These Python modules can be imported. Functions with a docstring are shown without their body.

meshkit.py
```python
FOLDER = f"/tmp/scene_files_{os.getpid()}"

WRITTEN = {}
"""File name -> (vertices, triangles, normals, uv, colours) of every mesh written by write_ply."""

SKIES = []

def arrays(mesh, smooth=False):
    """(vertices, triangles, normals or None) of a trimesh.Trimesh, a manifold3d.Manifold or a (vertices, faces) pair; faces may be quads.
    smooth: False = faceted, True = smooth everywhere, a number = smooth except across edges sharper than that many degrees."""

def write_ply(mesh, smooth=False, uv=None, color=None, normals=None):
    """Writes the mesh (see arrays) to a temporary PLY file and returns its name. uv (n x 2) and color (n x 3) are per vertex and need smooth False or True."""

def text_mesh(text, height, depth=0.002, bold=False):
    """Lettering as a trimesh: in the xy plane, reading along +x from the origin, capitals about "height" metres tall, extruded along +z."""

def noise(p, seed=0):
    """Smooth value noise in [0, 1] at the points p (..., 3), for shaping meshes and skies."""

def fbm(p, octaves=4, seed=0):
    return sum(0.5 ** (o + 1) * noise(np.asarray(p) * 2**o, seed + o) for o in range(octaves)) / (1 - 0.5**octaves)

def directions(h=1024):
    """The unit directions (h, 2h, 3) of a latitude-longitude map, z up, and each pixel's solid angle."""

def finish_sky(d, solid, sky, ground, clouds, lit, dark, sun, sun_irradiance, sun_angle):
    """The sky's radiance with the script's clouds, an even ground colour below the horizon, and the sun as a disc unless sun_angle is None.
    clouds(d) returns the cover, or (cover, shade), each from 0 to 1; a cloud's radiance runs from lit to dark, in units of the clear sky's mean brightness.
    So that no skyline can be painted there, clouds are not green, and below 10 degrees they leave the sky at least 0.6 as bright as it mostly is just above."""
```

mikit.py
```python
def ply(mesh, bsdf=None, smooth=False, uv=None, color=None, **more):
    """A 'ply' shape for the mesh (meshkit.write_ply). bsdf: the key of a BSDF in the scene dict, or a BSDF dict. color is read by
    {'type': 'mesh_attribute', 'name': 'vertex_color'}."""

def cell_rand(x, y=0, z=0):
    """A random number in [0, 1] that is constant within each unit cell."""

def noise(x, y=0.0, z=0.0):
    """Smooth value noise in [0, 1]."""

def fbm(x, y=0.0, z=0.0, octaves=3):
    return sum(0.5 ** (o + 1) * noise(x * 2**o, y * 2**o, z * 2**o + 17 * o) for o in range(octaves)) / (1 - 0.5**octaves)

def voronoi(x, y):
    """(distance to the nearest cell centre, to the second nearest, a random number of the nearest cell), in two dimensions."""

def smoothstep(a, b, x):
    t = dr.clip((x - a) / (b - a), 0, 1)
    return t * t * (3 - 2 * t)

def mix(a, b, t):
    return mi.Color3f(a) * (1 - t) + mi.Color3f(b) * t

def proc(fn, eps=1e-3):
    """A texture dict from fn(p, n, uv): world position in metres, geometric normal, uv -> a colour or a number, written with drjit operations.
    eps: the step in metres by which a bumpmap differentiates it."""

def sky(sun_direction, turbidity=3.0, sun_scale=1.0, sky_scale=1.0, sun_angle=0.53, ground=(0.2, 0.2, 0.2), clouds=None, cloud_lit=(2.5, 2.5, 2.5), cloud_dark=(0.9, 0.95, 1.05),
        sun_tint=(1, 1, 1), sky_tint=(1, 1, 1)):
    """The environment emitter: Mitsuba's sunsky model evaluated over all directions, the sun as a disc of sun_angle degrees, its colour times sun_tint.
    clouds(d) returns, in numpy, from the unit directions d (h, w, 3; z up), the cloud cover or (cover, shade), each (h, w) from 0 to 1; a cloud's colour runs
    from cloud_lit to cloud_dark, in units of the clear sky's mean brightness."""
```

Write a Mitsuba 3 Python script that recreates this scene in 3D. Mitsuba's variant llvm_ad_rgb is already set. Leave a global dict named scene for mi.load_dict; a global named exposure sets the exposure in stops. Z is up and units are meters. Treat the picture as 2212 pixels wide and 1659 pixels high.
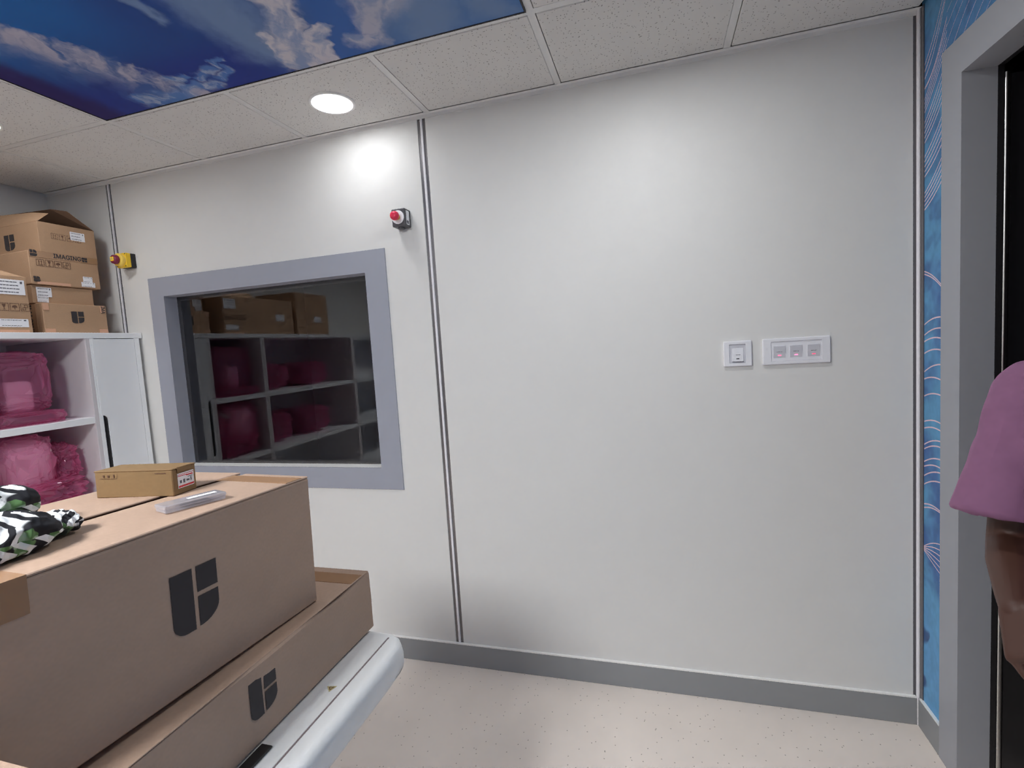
import math, random
import numpy as np, trimesh, mitsuba as mi, drjit as dr
import manifold3d as m3
import shapely.geometry as sg, shapely.affinity as sa
from shapely.ops import unary_union
import meshkit, mikit
from mikit import proc, noise, fbm, voronoi, smoothstep, mix
T = mi.ScalarTransform4f
scene, labels = {}, {}

# ------------------------------------------------------------------ camera, light, exposure
scene['camera'] = {'type': 'perspective', 'fov': 91.98, 'fov_axis': 'x', 'near_clip': 0.02, 'far_clip': 50.0,
    'to_world': T().look_at(origin=[0, 0, 1.4725], target=[-0.28118448, 0.95648309, 1.4725 - 0.07794474], up=[0.03902823, 0.09255227, 0.99494265])}
exposure = 0.0
LAMP_COLOUR = (0.975, 0.995, 1.015)
# (x, y, radiance of the diffuser) of the round downlights, and of the square panels in the rear of the ceiling
LAMPS = [(-1.197, 1.79, 34.0), (-2.53, 1.36, 56.0), (-0.02, 1.36, 116.0)]
PANELS = [(-1.2, -0.62, 82.0)]

# ------------------------------------------------------------------ helpers
def lin(r, g, b):
    return tuple(((c / 255) / 12.92 if c / 255 <= 0.04045 else ((c / 255 + 0.055) / 1.055) ** 2.4) for c in (r, g, b))
def rgb(c): return {'type': 'rgb', 'value': list(map(float, c))}
def prin(name, col, rough=0.5, **k):
    col = col if isinstance(col, dict) else rgb(col)
    scene[name] = {'type': 'twosided', 'b': {'type': 'principled', 'base_color': col, 'roughness': rough, **k}}
    return name
count = {}
def key_of(name, parent=None):
    k = (parent + '__' if parent else '') + name
    n = count.get(k, 0); count[k] = n + 1
    return k if n == 0 else '%s_%03d' % (k, n)
def obj(name, mesh, mat, parent=None, smooth=False, label=None, cat=None, group=None, kind=None, tw=None, **kw):
    key = key_of(name, parent)
    d = mikit.ply(mesh, mat, smooth, **kw)
    if tw is not None: d['to_world'] = tw
    scene[key] = d
    tag(key, label, cat, group, kind)
    return key
def thing(name, label, cat, group=None, kind=None):
    key = key_of(name); tag(key, label, cat, group, kind); return key
def tag(key, label=None, cat=None, group=None, kind=None):
    d = {k: v for k, v in (('label', label), ('category', cat), ('group', group), ('kind', kind)) if v}
    if d: labels[key] = d
cat_ = trimesh.util.concatenate
def box(lo, hi):
    lo, hi = np.minimum(lo, hi), np.maximum(lo, hi)
    return trimesh.creation.box(extents=np.array(hi, float) - lo, transform=trimesh.transformations.translation_matrix((np.array(lo, float) + hi) / 2))
def hull(pts): return trimesh.Trimesh(np.asarray(pts, float)).convex_hull if False else trimesh.convex.convex_hull(np.asarray(pts, float))
def cbox(lo, hi, c=0.002):
    """A box with chamfered edges."""
    lo, hi = np.array(lo, float), np.array(hi, float)
    c = min(c, (hi - lo).min() * 0.45); pts = []
    for i in (0, 1):
        for j in (0, 1):
            for k in (0, 1):
                p = np.where([i, j, k], hi, lo); s = np.where([i, j, k], -1.0, 1.0)
                for a in range(3):
                    q = p + s * c; q[a] = p[a]; pts.append(q)
    return hull(pts)
def rbox(lo, hi, r, n=5):
    """A box with rounded edges."""
    lo, hi = np.array(lo, float), np.array(hi, float)
    s = m3.Manifold.sphere(r, 4 * n)
    out = [s.translate(tuple(np.where([i, j, k], hi - r, lo + r))) for i in (0, 1) for j in (0, 1) for k in (0, 1)]
    return man(m3.Manifold.batch_hull(out))
def man(m):
    q = m.to_mesh(); return trimesh.Trimesh(q.vert_properties[:, :3], q.tri_verts, process=False)
def to_man(t):
    return m3.Manifold(m3.Mesh(np.asarray(t.vertices, np.float32), np.asarray(t.faces, np.uint32)))
def move(mesh, M):
    m = mesh.copy(); m.apply_transform(M); return m
def frame(o, ex, ey):
    """A 4x4 matrix: local x, y, z -> world; z = x cross y."""
    ex, ey = np.array(ex, float), np.array(ey, float); ex /= np.linalg.norm(ex); ey = ey - ex * (ex @ ey); ey /= np.linalg.norm(ey)
    M = np.eye(4); M[:3, 0], M[:3, 1], M[:3, 2], M[:3, 3] = ex, ey, np.cross(ex, ey), o
    return M
def ext(poly, d):
    polys = getattr(poly, 'geoms', [poly])
    return cat_([trimesh.creation.extrude_polygon(p, d, engine='earcut') for p in polys])
def on_face(poly, M, d=0.0004): return move(ext(poly, d), M)
def rect(x0, y0, x1, y1): return sg.box(x0, y0, x1, y1)
def lathe(profile, n=32, M=None):
    m = trimesh.creation.revolve(np.array(profile, float), sections=n)
    return move(m, M) if M is not None else m
def chain(pts, segs=20):
    """Manifold union of hulls of successive spheres; pts = [(x,y,z,r), ...]."""
    sp = [m3.Manifold.sphere(p[3], segs).translate(tuple(map(float, p[:3]))) for p in pts]
    return m3.Manifold.batch_boolean([m3.Manifold.batch_hull([a, b]) for a, b in zip(sp, sp[1:])], m3.OpType.Add) if len(sp) > 1 else sp[0]
def soft(m, length, it=12):
    t = man(m.refine_to_length(length)); t.merge_vertices()
    trimesh.smoothing.filter_taubin(t, lamb=0.5, nu=0.52, iterations=it)
    return t

# ------------------------------------------------------------------ materials
def speck_wall(p, n, uv):
    return mi.Color3f(lin(217, 216, 213)) * (0.985 + 0.03 * fbm(p.x * 3, p.y * 3, p.z * 3, 2))
prin('m_panel', proc(speck_wall), 0.45, specular=0.25)
prin('m_wall', lin(196, 192, 188), 0.6)
def floor_fn(p, n, uv):
    d1, d2, w = voronoi(p.x * 26, p.y * 26)
    sp = smoothstep(0.075, 0.03, d1) * mi.Float(w > 0.55)
    base = mi.Color3f(lin(228, 217, 207)) * (0.93 + 0.13 * fbm(p.x * 5, p.y * 5, 1.0, 4))
    return mix(base, mi.Color3f(lin(128, 116, 104)), sp * 0.8)
scene['m_floor'] = {'type': 'twosided', 'b': {'type': 'bumpmap', 'scale': 0.0006, 't': proc(lambda p, n, uv: fbm(p.x * 160, p.y * 160, 0.0, 2)),
                    'b': {'type': 'principled', 'base_color': proc(floor_fn), 'roughness': 0.5, 'specular': 0.4}}}
def tile_fn(p, n, uv):
    wx = p.x + 0.01 * noise(p.x * 60, p.y * 60); wy = p.y + 0.01 * noise(p.x * 60, p.y * 60, 4)
    d1, d2, w = voronoi(wx * 85, wy * 85)
    hole = smoothstep(0.20, 0.10, d1) * mi.Float(w > 0.62)
    return mix(mi.Color3f(lin(205, 203, 200)), mi.Color3f(lin(120, 117, 114)), hole * 0.85)
prin('m_tile', proc(tile_fn), 0.9, specular=0.2)
prin('m_white_metal', lin(222, 221, 219), 0.4)
prin('m_grid', lin(209, 208, 206), 0.5)
prin('m_dark_gap', lin(40, 37, 36), 0.8)
prin('m_grey_frame', lin(152, 155, 166), 0.42)
prin('m_door_frame', lin(150, 152, 158), 0.45)
prin('m_skirting', lin(137, 139, 141), 0.5)
prin('m_sealant', lin(232, 231, 228), 0.4)
prin('m_alu_dark', lin(120, 118, 120), 0.32, metallic=0.85)
prin('m_alu_light', lin(226, 224, 228), 0.4)
prin('m_gasket', lin(24, 23, 26), 0.55)
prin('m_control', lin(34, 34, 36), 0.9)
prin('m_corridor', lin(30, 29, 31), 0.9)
prin('m_steel', lin(205, 203, 200), 0.28, metallic=1.0)
prin('m_leaf', lin(26, 25, 28), 0.3)
scene['m_glass'] = {'type': 'thindielectric', 'int_ior': 1.57}
prin('m_laminate', lin(234, 236, 238), 0.38)
prin('m_laminate_inner', lin(226, 226, 228), 0.45)
prin('m_shelf', lin(206, 201, 204), 0.42)
prin('m_black', lin(22, 22, 24), 0.4)
def kraft(seed, c):
    c = lin(*c)
    def fn(p, n, uv):
        g = fbm(p.x * 9 + seed, p.y * 9, p.z * 9, 3); h = noise(p.x * 240, p.y * 240, p.z * 240 + seed)
        return mi.Color3f(c) * (0.88 + 0.18 * g + 0.07 * h)
    return proc(fn)
prin('m_kraft', kraft(0, (173, 147, 128)), 0.6, specular=0.3)
prin('m_kraft_dark', kraft(5, (170, 138, 110)), 0.65, specular=0.3)
prin('m_kraft_small', kraft(9, (130, 104, 72)), 0.6, specular=0.3)
prin('m_kraft_inside', kraft(12, (112, 86, 68)), 0.85, specular=0.2)
prin('m_seam', lin(54, 36, 32), 0.9)
prin('m_tape', lin(158, 124, 96), 0.18, specular=0.6)
prin('m_tape_pale', lin(205, 160, 132), 0.25)
prin('m_ink', lin(48, 43, 45), 0.6)
prin('m_ink_brown', lin(96, 68, 52), 0.7)
prin('m_label', lin(228, 228, 232), 0.45)
prin('m_label_ink', lin(92, 92, 100), 0.6)
prin('m_red_ink', lin(196, 50, 58), 0.5)
prin('m_couch', lin(222, 223, 222), 0.3, clearcoat=0.4, clearcoat_gloss=0.9)
prin('m_groove', lin(120, 108, 110), 0.6)
prin('m_sticker', lin(178, 166, 120), 0.5)
prin('m_switch', lin(226, 226, 230), 0.35)
prin('m_rocker', lin(198, 198, 204), 0.35)
scene['m_led'] = {'type': 'diffuse', 'reflectance': rgb((0.4, 0.02, 0.05))}
prin('m_box_grey', lin(70, 70, 74), 0.4)
prin('m_estop_red', lin(214, 42, 74), 0.35, specular=0.5)
prin('m_estop_dark_red', lin(120, 36, 60), 0.35)
prin('m_brass', lin(196, 150, 60), 0.35, metallic=0.6)
prin('m_yellow', lin(238, 196, 38), 0.4)
prin('m_yellow_pale', lin(240, 205, 90), 0.45)
prin('m_contents', lin(226, 214, 218), 0.5)
prin('m_contents_dark', lin(92, 70, 84), 0.6)
def pink_bag(name, alpha, col=(230, 142, 182)):
    """Thin tinted film: part of the light passes, the rest scatters in the film."""
    scene[name] = {'type': 'blendbsdf', 'weight': alpha,
        'a': {'type': 'thindielectric', 'int_ior': 1.5, 'specular_transmittance': rgb((0.94, 0.73, 0.83))},
        'b': {'type': 'principledthin', 'base_color': rgb(lin(*col)), 'roughness': 0.22, 'spec_trans': 0.0, 'diff_trans': 0.9, 'eta': 1.5}}
pink_bag('m_film', 0.34)
scene['m_clear_plastic'] = {'type': 'blendbsdf', 'weight': 0.28, 'a': {'type': 'thindielectric', 'int_ior': 1.5},
    'b': {'type': 'principledthin', 'base_color': rgb((0.72, 0.72, 0.78)), 'roughness': 0.25, 'spec_trans': 0.0, 'diff_trans': 0.8, 'eta': 1.5}}

# ------------------------------------------------------------------ the room
D, XR, XL, ZC, YB = 2.03, 0.872, -3.247, 2.48, -3.4
def struct(name, mesh, mat, parent=None, smooth=False, label=None, **k):
    return obj(name, mesh, mat, parent, smooth, label, kind=None if parent else 'structure', **k)
struct('floor', box((XL - .2, YB - .2, -0.06), (XR + 2.4, D + .1, 0.0)), 'm_floor', label='pale beige speckled vinyl floor')

# ceiling: tiles hung in a grid of white T bars
XJ = [XL, -2.752, -2.092, -1.505, -0.892, -0.327, 0.285, XR]
YJ = [D, 1.563, 0.955, 0.345, -0.265, -0.87, -1.475, -2.08, -2.69, YB]
MUR = (-2.080, -0.340, -0.28, 1.549)          # the printed ceiling panel x0 x1 y0 y1
ce = thing('ceiling', 'white suspended ceiling of mineral tiles in a metal grid', None, kind='structure')
struct('slab', box((XL - .2, YB - .2, ZC + 0.05), (XR + .2, D + .2, ZC + 0.1)), 'm_dark_gap', ce)
B = 0.012
for i in range(len(XJ) - 1):
    for j in range(len(YJ) - 1):
        x0, x1, y1, y0 = XJ[i] + B, XJ[i + 1] - B, YJ[j] - B, YJ[j + 1] + B
        if x0 > MUR[0] - .05 and x1 < MUR[1] + .05 and y1 < MUR[3] + .02 and y0 > MUR[2] - .05: continue
        if j == 0: y1 = D - 0.0235
        struct('tile', cbox((x0 + 0.0032, y0 + 0.0015, ZC - 0.002), (x1 - 0.0006, y1 - 0.0028, ZC + 0.013), 0.002), 'm_tile', ce)
for x in XJ[1:-1]:
    ys = [(YB, D - .004)] if not MUR[0] + .1 < x < MUR[1] - .1 else [(YB, MUR[2] - .012), (MUR[3] + .012, D - .004)]
    for a, b in ys: struct('grid_bar', box((x - B, a, ZC), (x + B, b, ZC + 0.03)), 'm_grid', ce)
for y in YJ[1:-1]:
    xs = [(XL, XR)] if not MUR[2] + .1 < y < MUR[3] - .1 else [(XL, MUR[0] - .012), (MUR[1] + .012, XR)]
    for a, b in xs: struct('grid_bar', box((a, y - B, ZC + 0.0002), (b, y + B, ZC + 0.03)), 'm_grid', ce)
struct('trim_1', cat_([box((XL, D - 0.019, ZC - .001), (XR, D - 0.0005, ZC + 0.0006)), box((XL, D - 0.0022, ZC - 0.016), (XR, D - 0.0005, ZC))]), 'm_white_metal', label='white wall angle under the edge of the ceiling tiles along the back wall')

# back wall of sandwich panels with aluminium joint strips; the middle panel has the window hole
SEAM = [(-2.795, -2.759), (-0.948, -0.911)]
WIN_O, WIN_I = (-2.567, -1.153, 0.833, 1.944), (-2.470, -1.261, 0.936, 1.845)
wb = thing('wall_back', 'off-white sandwich panel wall with aluminium joint strips', None, kind='structure')
def panel(x0, x1, z0, z1): return cbox((x0, D, z0), (x1, D + 0.06, z1), 0.0012)
struct('panel', panel(XL - .2, SEAM[0][0], 0, ZC + .05), 'm_panel', wb)
mid = to_man(panel(SEAM[0][1], SEAM[1][0], 0, ZC + .05)) - to_man(box((WIN_I[0] - .03, D - .1, WIN_I[2] - .03), (WIN_I[1] + .03, D + .2, WIN_I[3] + .03)))
struct('panel', man(mid), 'm_panel', wb)
struct('panel', panel(SEAM[1][1], XR - 0.018, 0, ZC + .05), 'm_panel', wb)
for a, b in SEAM:
    w = b - a
    struct('joint_strip', box((a, D + 0.004, 0), (a + w * .36, D + 0.03, ZC)), 'm_alu_dark', wb, label='dark aluminium groove of a panel joint')
    struct('joint_strip', cbox((a + w * .36, D - 0.002, 0), (b - w * .36, D + 0.03, ZC), 0.001), 'm_alu_light', wb, label='pale aluminium rib of a panel joint')
    struct('joint_strip', box((b - w * .36, D + 0.004, 0), (b, D + 0.03, ZC)), 'm_alu_dark', wb, label='dark aluminium groove of a panel joint')
struct('joint_strip', box((XR - 0.018, D + 0.003, 0), (XR - 0.006, D + 0.03, ZC)), 'm_alu_dark', wb, label='dark aluminium groove of a panel joint')
struct('trim_2', man(m3.Manifold.batch_hull([m3.Manifold.cylinder(ZC, 0.006, 0.006, 24).translate((XR - 0.0055, D - .0065, 0)), to_man(box((XR - .008, D - .004, 0), (XR + .002, D + .005, ZC)))])), 'm_alu_light', label='pale aluminium strip standing in the right-hand corner of the room', smooth=40)

# the window in the back wall
w1 = thing('window_1', 'dark observation window in a wide flat blue-grey frame', None, kind='structure')
O, I = WIN_O, WIN_I
def mitre(pts): return move(ext(sg.Polygon(pts), 0.007), frame((0, D + .0005, 0), (1, 0, 0), (0, 0, 1)))
for pts in ([(O[0], O[3]), (O[1], O[3]), (I[1], I[3]), (I[0], I[3])], [(O[1], O[3]), (O[1], O[2]), (I[1], I[2]), (I[1], I[3])],
            [(O[0], O[2]), (O[1], O[2]), (I[1], I[2]), (I[0], I[2])], [(O[0], O[3]), (O[0], O[2]), (I[0], I[2]), (I[0], I[3])]):
    struct('frame_board', mitre(pts), 'm_grey_frame', w1)
YG = 2.098
struct('reveal_panel', box((I[0] - .006, D + .0005, I[2] - .006), (I[0], YG, I[3] + .006)), 'm_grey_frame', w1)
struct('reveal_panel', box((I[1], D + .0005, I[2] - .006), (I[1] + .006, YG, I[3] + .006)), 'm_grey_frame', w1)
struct('reveal_panel', box((I[0], D + .0005, I[3]), (I[1], YG, I[3] + .006)), 'm_grey_frame', w1)
struct('sill', box((I[0], D + .0005, I[2] - .006), (I[1], YG, I[2])), 'm_sealant', w1, label='pale window sill')
struct('pane', box((I[0] - .005, YG, I[2] - .005), (I[1] + .005, YG + .001, I[3] + .005)).slice_plane([0, YG + .0005, 0], [0, -1, 0]), 'm_glass', w1, label='dark reflective glass pane')
g = 0.022
struct('gasket', man(to_man(box((I[0], YG + .002, I[2]), (I[1], YG + .006, I[3]))) - to_man(box((I[0] + g, YG - .1, I[2] + g * .4), (I[1] - .004, YG + .1, I[3] - g)))), 'm_gasket', w1, label='black glazing gasket')
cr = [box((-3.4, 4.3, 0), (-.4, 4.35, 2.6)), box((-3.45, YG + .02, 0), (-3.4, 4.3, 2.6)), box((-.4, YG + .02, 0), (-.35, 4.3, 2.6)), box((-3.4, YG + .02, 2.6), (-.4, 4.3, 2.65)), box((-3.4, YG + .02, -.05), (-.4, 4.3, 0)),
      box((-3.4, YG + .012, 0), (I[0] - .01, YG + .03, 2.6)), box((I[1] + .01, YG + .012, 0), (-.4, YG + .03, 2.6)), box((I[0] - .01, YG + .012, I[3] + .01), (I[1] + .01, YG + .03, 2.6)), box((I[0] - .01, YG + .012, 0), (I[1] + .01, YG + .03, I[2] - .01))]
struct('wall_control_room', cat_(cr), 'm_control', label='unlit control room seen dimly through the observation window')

# skirting of the back and right walls with a white bead of sealant
bb = struct('baseboard_back', cbox((XL, D - 0.010, 0), (XR, D, 0.1035), 0.001), 'm_skirting', label='grey skirting along the foot of the back wall')
struct('sealant', box((XL, D - 0.0105, 0.1035), (XR - .012, D + .001, 0.1085)), 'm_sealant', bb)
JY = 1.777
br = struct('baseboard_right', cbox((XR - 0.008, JY + .102, 0), (XR, D - .010, 0.1075), 0.001), 'm_skirting', label='short grey skirting between the corner and the door frame')
struct('sealant', box((XR - 0.0095, JY + .102, 0.1075), (XR, D - .022, 0.1125)), 'm_sealant', br)
struct('sealant', box((XR - 0.0095, D - .0122, .012), (XR - .0065, D - .0098, 0.085)), 'm_sealant', br)

# right wall: printed mural, door opening with a grey casing
OY0, OZ = 0.80, 2.163
rng = random.Random(4)
def strand_list():
    """(z at the corner side, z at the frame side, bend, pinkness) of the pale strands of the mural."""
    L = []
    for base, rise, n, sp in ((2.165, .175, 4, .011), (2.095, .15, 5, .013), (1.99, .125, 5, .013), (1.875, .115, 5, .011)):
        for k in range(n): L.append((base - sp * k * 1.15, base + rise - sp * k * 1.7, -.010, .0017))
    L.append((2.255, 2.44, -.02, .0022)); L.append((2.235, 2.43, -.03, .0018)); L.append((2.275, 2.47, -.02, .0018)); L.append((2.21, 2.36, -.03, .0025))
    for a, b in ((1.635, 1.56), (1.625, 1.555), (1.445, 1.475), (1.39, 1.405), (1.41, 1.44), (1.35, 1.368), (1.285, 1.325), (1.265, 1.27), (1.205, 1.222), (1.118, 1.13), (1.095, 1.105),
                 (1.035, 1.075), (1.02, 1.055), (.975, 1.015), (.96, .985), (.925, .972), (.895, .94), (.83, .838), (.815, .835)): L.append((a, b, .012, .0017))
    for k in range(6): L.append((.672 + .001 * k, .735 - .022 * k, .012 - .003 * k, .0013))
    return L
STR = strand_list()
def mural_fn(p, n, uv):
    t = (D - .015 - p.y) / 0.14
    s = p.z
    a = fbm(p.y * 7, s * 7, 3.0, 4); c = fbm(p.y * 55, s * 40, 9.0, 3)
    low = smoothstep(0.62, 0.35, s); up = smoothstep(1.4, 2.1, s)
    col = mix(mi.Color3f(lin(62, 98, 152)), mi.Color3f(lin(84, 142, 182)), smoothstep(.35, .7, a))
    col = mix(col, mi.Color3f(lin(96, 156, 200)), low * .8)
    col = mix(col, mi.Color3f(lin(74, 128, 168)), up * .55)
    dark = smoothstep(.56, .70, fbm(p.y * 11 + s * 5, s * 11, 21.0, 3)) * (0.35 + .5 * low)
    col = mix(col, mi.Color3f(lin(44, 66, 118)), dark)
    col = col * (0.86 + .28 * c)
    line = mi.Float(0)
    for z0, z1, bend, w in STR:
        zz = z0 + (z1 - z0) * t + bend * dr.sin(t * 3.1416)
        line = dr.maximum(line, smoothstep(w * 2.0, w * .6, dr.abs(s - zz)))
    line = line * mi.Float(t < 1.02)
    for k, (z0, sl) in enumerate(((2.30, .9), (1.95, 1.0), (1.2, .35), (.75, .3))):      # the strands run on beyond the frame
        far = dr.abs(dr.sin((s - z0 - sl * (t - 1) * .14) * 70 + 2 * noise(p.y * 5, s * 9)))
        line = dr.maximum(line, smoothstep(.12, .04, far) * mi.Float(t > 1.02) * smoothstep(.25, .1, dr.abs(s - z0)) * .8)
    return mix(col, mi.Color3f(lin(224, 192, 200)), line * .85)
prin('m_mural', proc(mural_fn), 0.5)
wr = [box((XR, JY + .010, 0), (XR + .073, D - .015, ZC + .05)), box((XR, YB - .2, 0), (XR + .073, OY0 - .01, ZC + .05)), box((XR, OY0 - .01, OZ + .01), (XR + .073, JY + .01, ZC + .05))]
struct('wall_right', cat_(wr), 'm_mural', label='right wall covered by a blue underwater mural print with pale strands')
struct('trim_3', box((XR - .003, D - .0315, 0.1), (XR + .01, D - .015, ZC)), 'm_alu_dark', label='dark grey edge strip between the corner and the mural')
d1 = thing('door_1', 'grey cased doorway in the right wall, open to a dark corridor', None, kind='structure')
cw = .102
def casing(y0, y1, z0, z1): return cbox((XR - .009, y0, z0), (XR + .002, y1, z1), .0015)
def mitre_x(pts): return move(ext(sg.Polygon(pts), 0.011), frame((XR - .009, 0, 0), (0, 1, 0), (0, 0, 1)))
struct('casing_board', mitre_x([(JY, 0), (JY + cw, 0), (JY + cw, OZ + cw), (JY, OZ)]), 'm_door_frame', d1)
struct('casing_board', mitre_x([(OY0 - cw, 0), (OY0, 0), (OY0, OZ), (OY0 - cw, OZ + cw)]), 'm_door_frame', d1)
struct('casing_board', mitre_x([(OY0, OZ), (JY, OZ), (JY + cw, OZ + cw), (OY0 - cw, OZ + cw)]), 'm_door_frame', d1)
struct('jamb', box((XR + .002, JY, 0), (XR + .075, JY + .01, OZ)), 'm_door_frame', d1)
struct('jamb', box((XR + .002, OY0 - .01, 0), (XR + .075, OY0, OZ)), 'm_door_frame', d1)
struct('jamb', box((XR + .002, OY0 - .01, OZ), (XR + .075, JY + .01, OZ + .01)), 'm_door_frame', d1)
struct('seal', cat_([box((XR + .075, JY - .001, 0), (XR + .089, JY + .02, OZ)), box((XR + .075, OY0, OZ - .001), (XR + .089, JY + .02, OZ + .02))]), 'm_gasket', d1, label='black door seal')
struct('contact_strip', cat_([man(m3.Manifold.batch_hull([m3.Manifold.cylinder(OZ - .02, .006, .006, 20).translate((XR + .0965, JY + .004, .0)), m3.Manifold.cylinder(OZ - .02, .006, .006, 20).translate((XR + .101, JY + .008, .0))]))]), 'm_steel', d1, smooth=40, label='polished steel contact strip along the door jamb')
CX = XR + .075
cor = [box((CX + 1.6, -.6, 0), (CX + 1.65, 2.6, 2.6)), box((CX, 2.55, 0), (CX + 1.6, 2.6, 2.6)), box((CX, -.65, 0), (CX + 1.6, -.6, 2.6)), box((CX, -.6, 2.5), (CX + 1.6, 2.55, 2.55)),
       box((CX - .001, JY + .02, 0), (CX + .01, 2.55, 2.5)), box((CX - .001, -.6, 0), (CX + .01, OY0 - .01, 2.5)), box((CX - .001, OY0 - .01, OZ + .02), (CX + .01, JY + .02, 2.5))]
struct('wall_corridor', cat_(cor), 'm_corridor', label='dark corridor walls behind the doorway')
dl = thing('door_2', 'dark door leaf swung open into the corridor', None, kind='structure')
struct('leaf', cbox((XR + .110, JY + .012, .01), (XR + 1.02, JY + .06, OZ - .02), .003), 'm_leaf', dl)
struct('handle', cat_([rbox((XR + .93, JY - .03, 1.0), (XR + .95, JY - .012, 1.18), .008), rbox((XR + .933, JY - .02, 1.02), (XR + .947, JY + .013, 1.035), .006), rbox((XR + .933, JY - .02, 1.145), (XR + .947, JY + .013, 1.16), .006)]), 'm_steel', dl, smooth=40)
# walls out of view
struct('wall_left', box((XL - .1, YB - .2, 0), (XL, D, ZC + .05)), 'm_panel', label='off-white side wall behind the cabinets')
struct('wall_rear', box((XL - .1, YB - .1, 0), (XR + .1, YB, ZC + .05)), 'm_wall', label='off-white wall behind the camera')

# ------------------------------------------------------------------ ceiling mural and downlights
def capsule(px, py, a, b, r):
    ax, ay = a; bx, by = b; dx, dy = bx - ax, by - ay
    h = dr.clip(((px - ax) * dx + (py - ay) * dy) / (dx * dx + dy * dy + 1e-9), 0, 1)
    return dr.sqrt(dr.square(px - ax - h * dx) + dr.square(py - ay - h * dy)) / r
def pc(r, g, b): return mi.Color3f(*[min(0.9, c / 0.60) for c in lin(r, g, b)])
TIPS = [((-1.60, 1.43), (-1.545, 1.425), .020), ((-1.50, 1.455), (-1.43, 1.425), .022), ((-1.43, 1.47), (-1.375, 1.45), .020), ((-1.40, 1.42), (-1.34, 1.40), .012), ((-1.80, 1.50), (-1.62, 1.535), .035), ((-1.60, 1.49), (-1.47, 1.51), .028)]
BIG = [((-.96, .9), (-1.00, 1.25), .060), ((-1.00, 1.25), (-1.07, 1.42), .052), ((-1.07, 1.42), (-1.12, 1.53), .085), ((-1.12, 1.35), (-1.14, 1.44), .020), ((-.955, 1.39), (-1.00, 1.45), .035), ((-1.0, 1.48), (-1.02, 1.54), .05)]
RIGHT = [((-.70, .9), (-.72, 1.33), .075), ((-.72, 1.33), (-.80, 1.44), .040), ((-.87, 1.49), (-.80, 1.50), .035)]
VEIL = [((-1.345, .9), (-1.345, 1.19), .022), ((-1.15, 1.0), (-1.17, 1.40), .09), ((-.62, 1.0), (-.62, 1.5), .10), ((-.45, 1.2), (-.42, 1.5), .06)]
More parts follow.
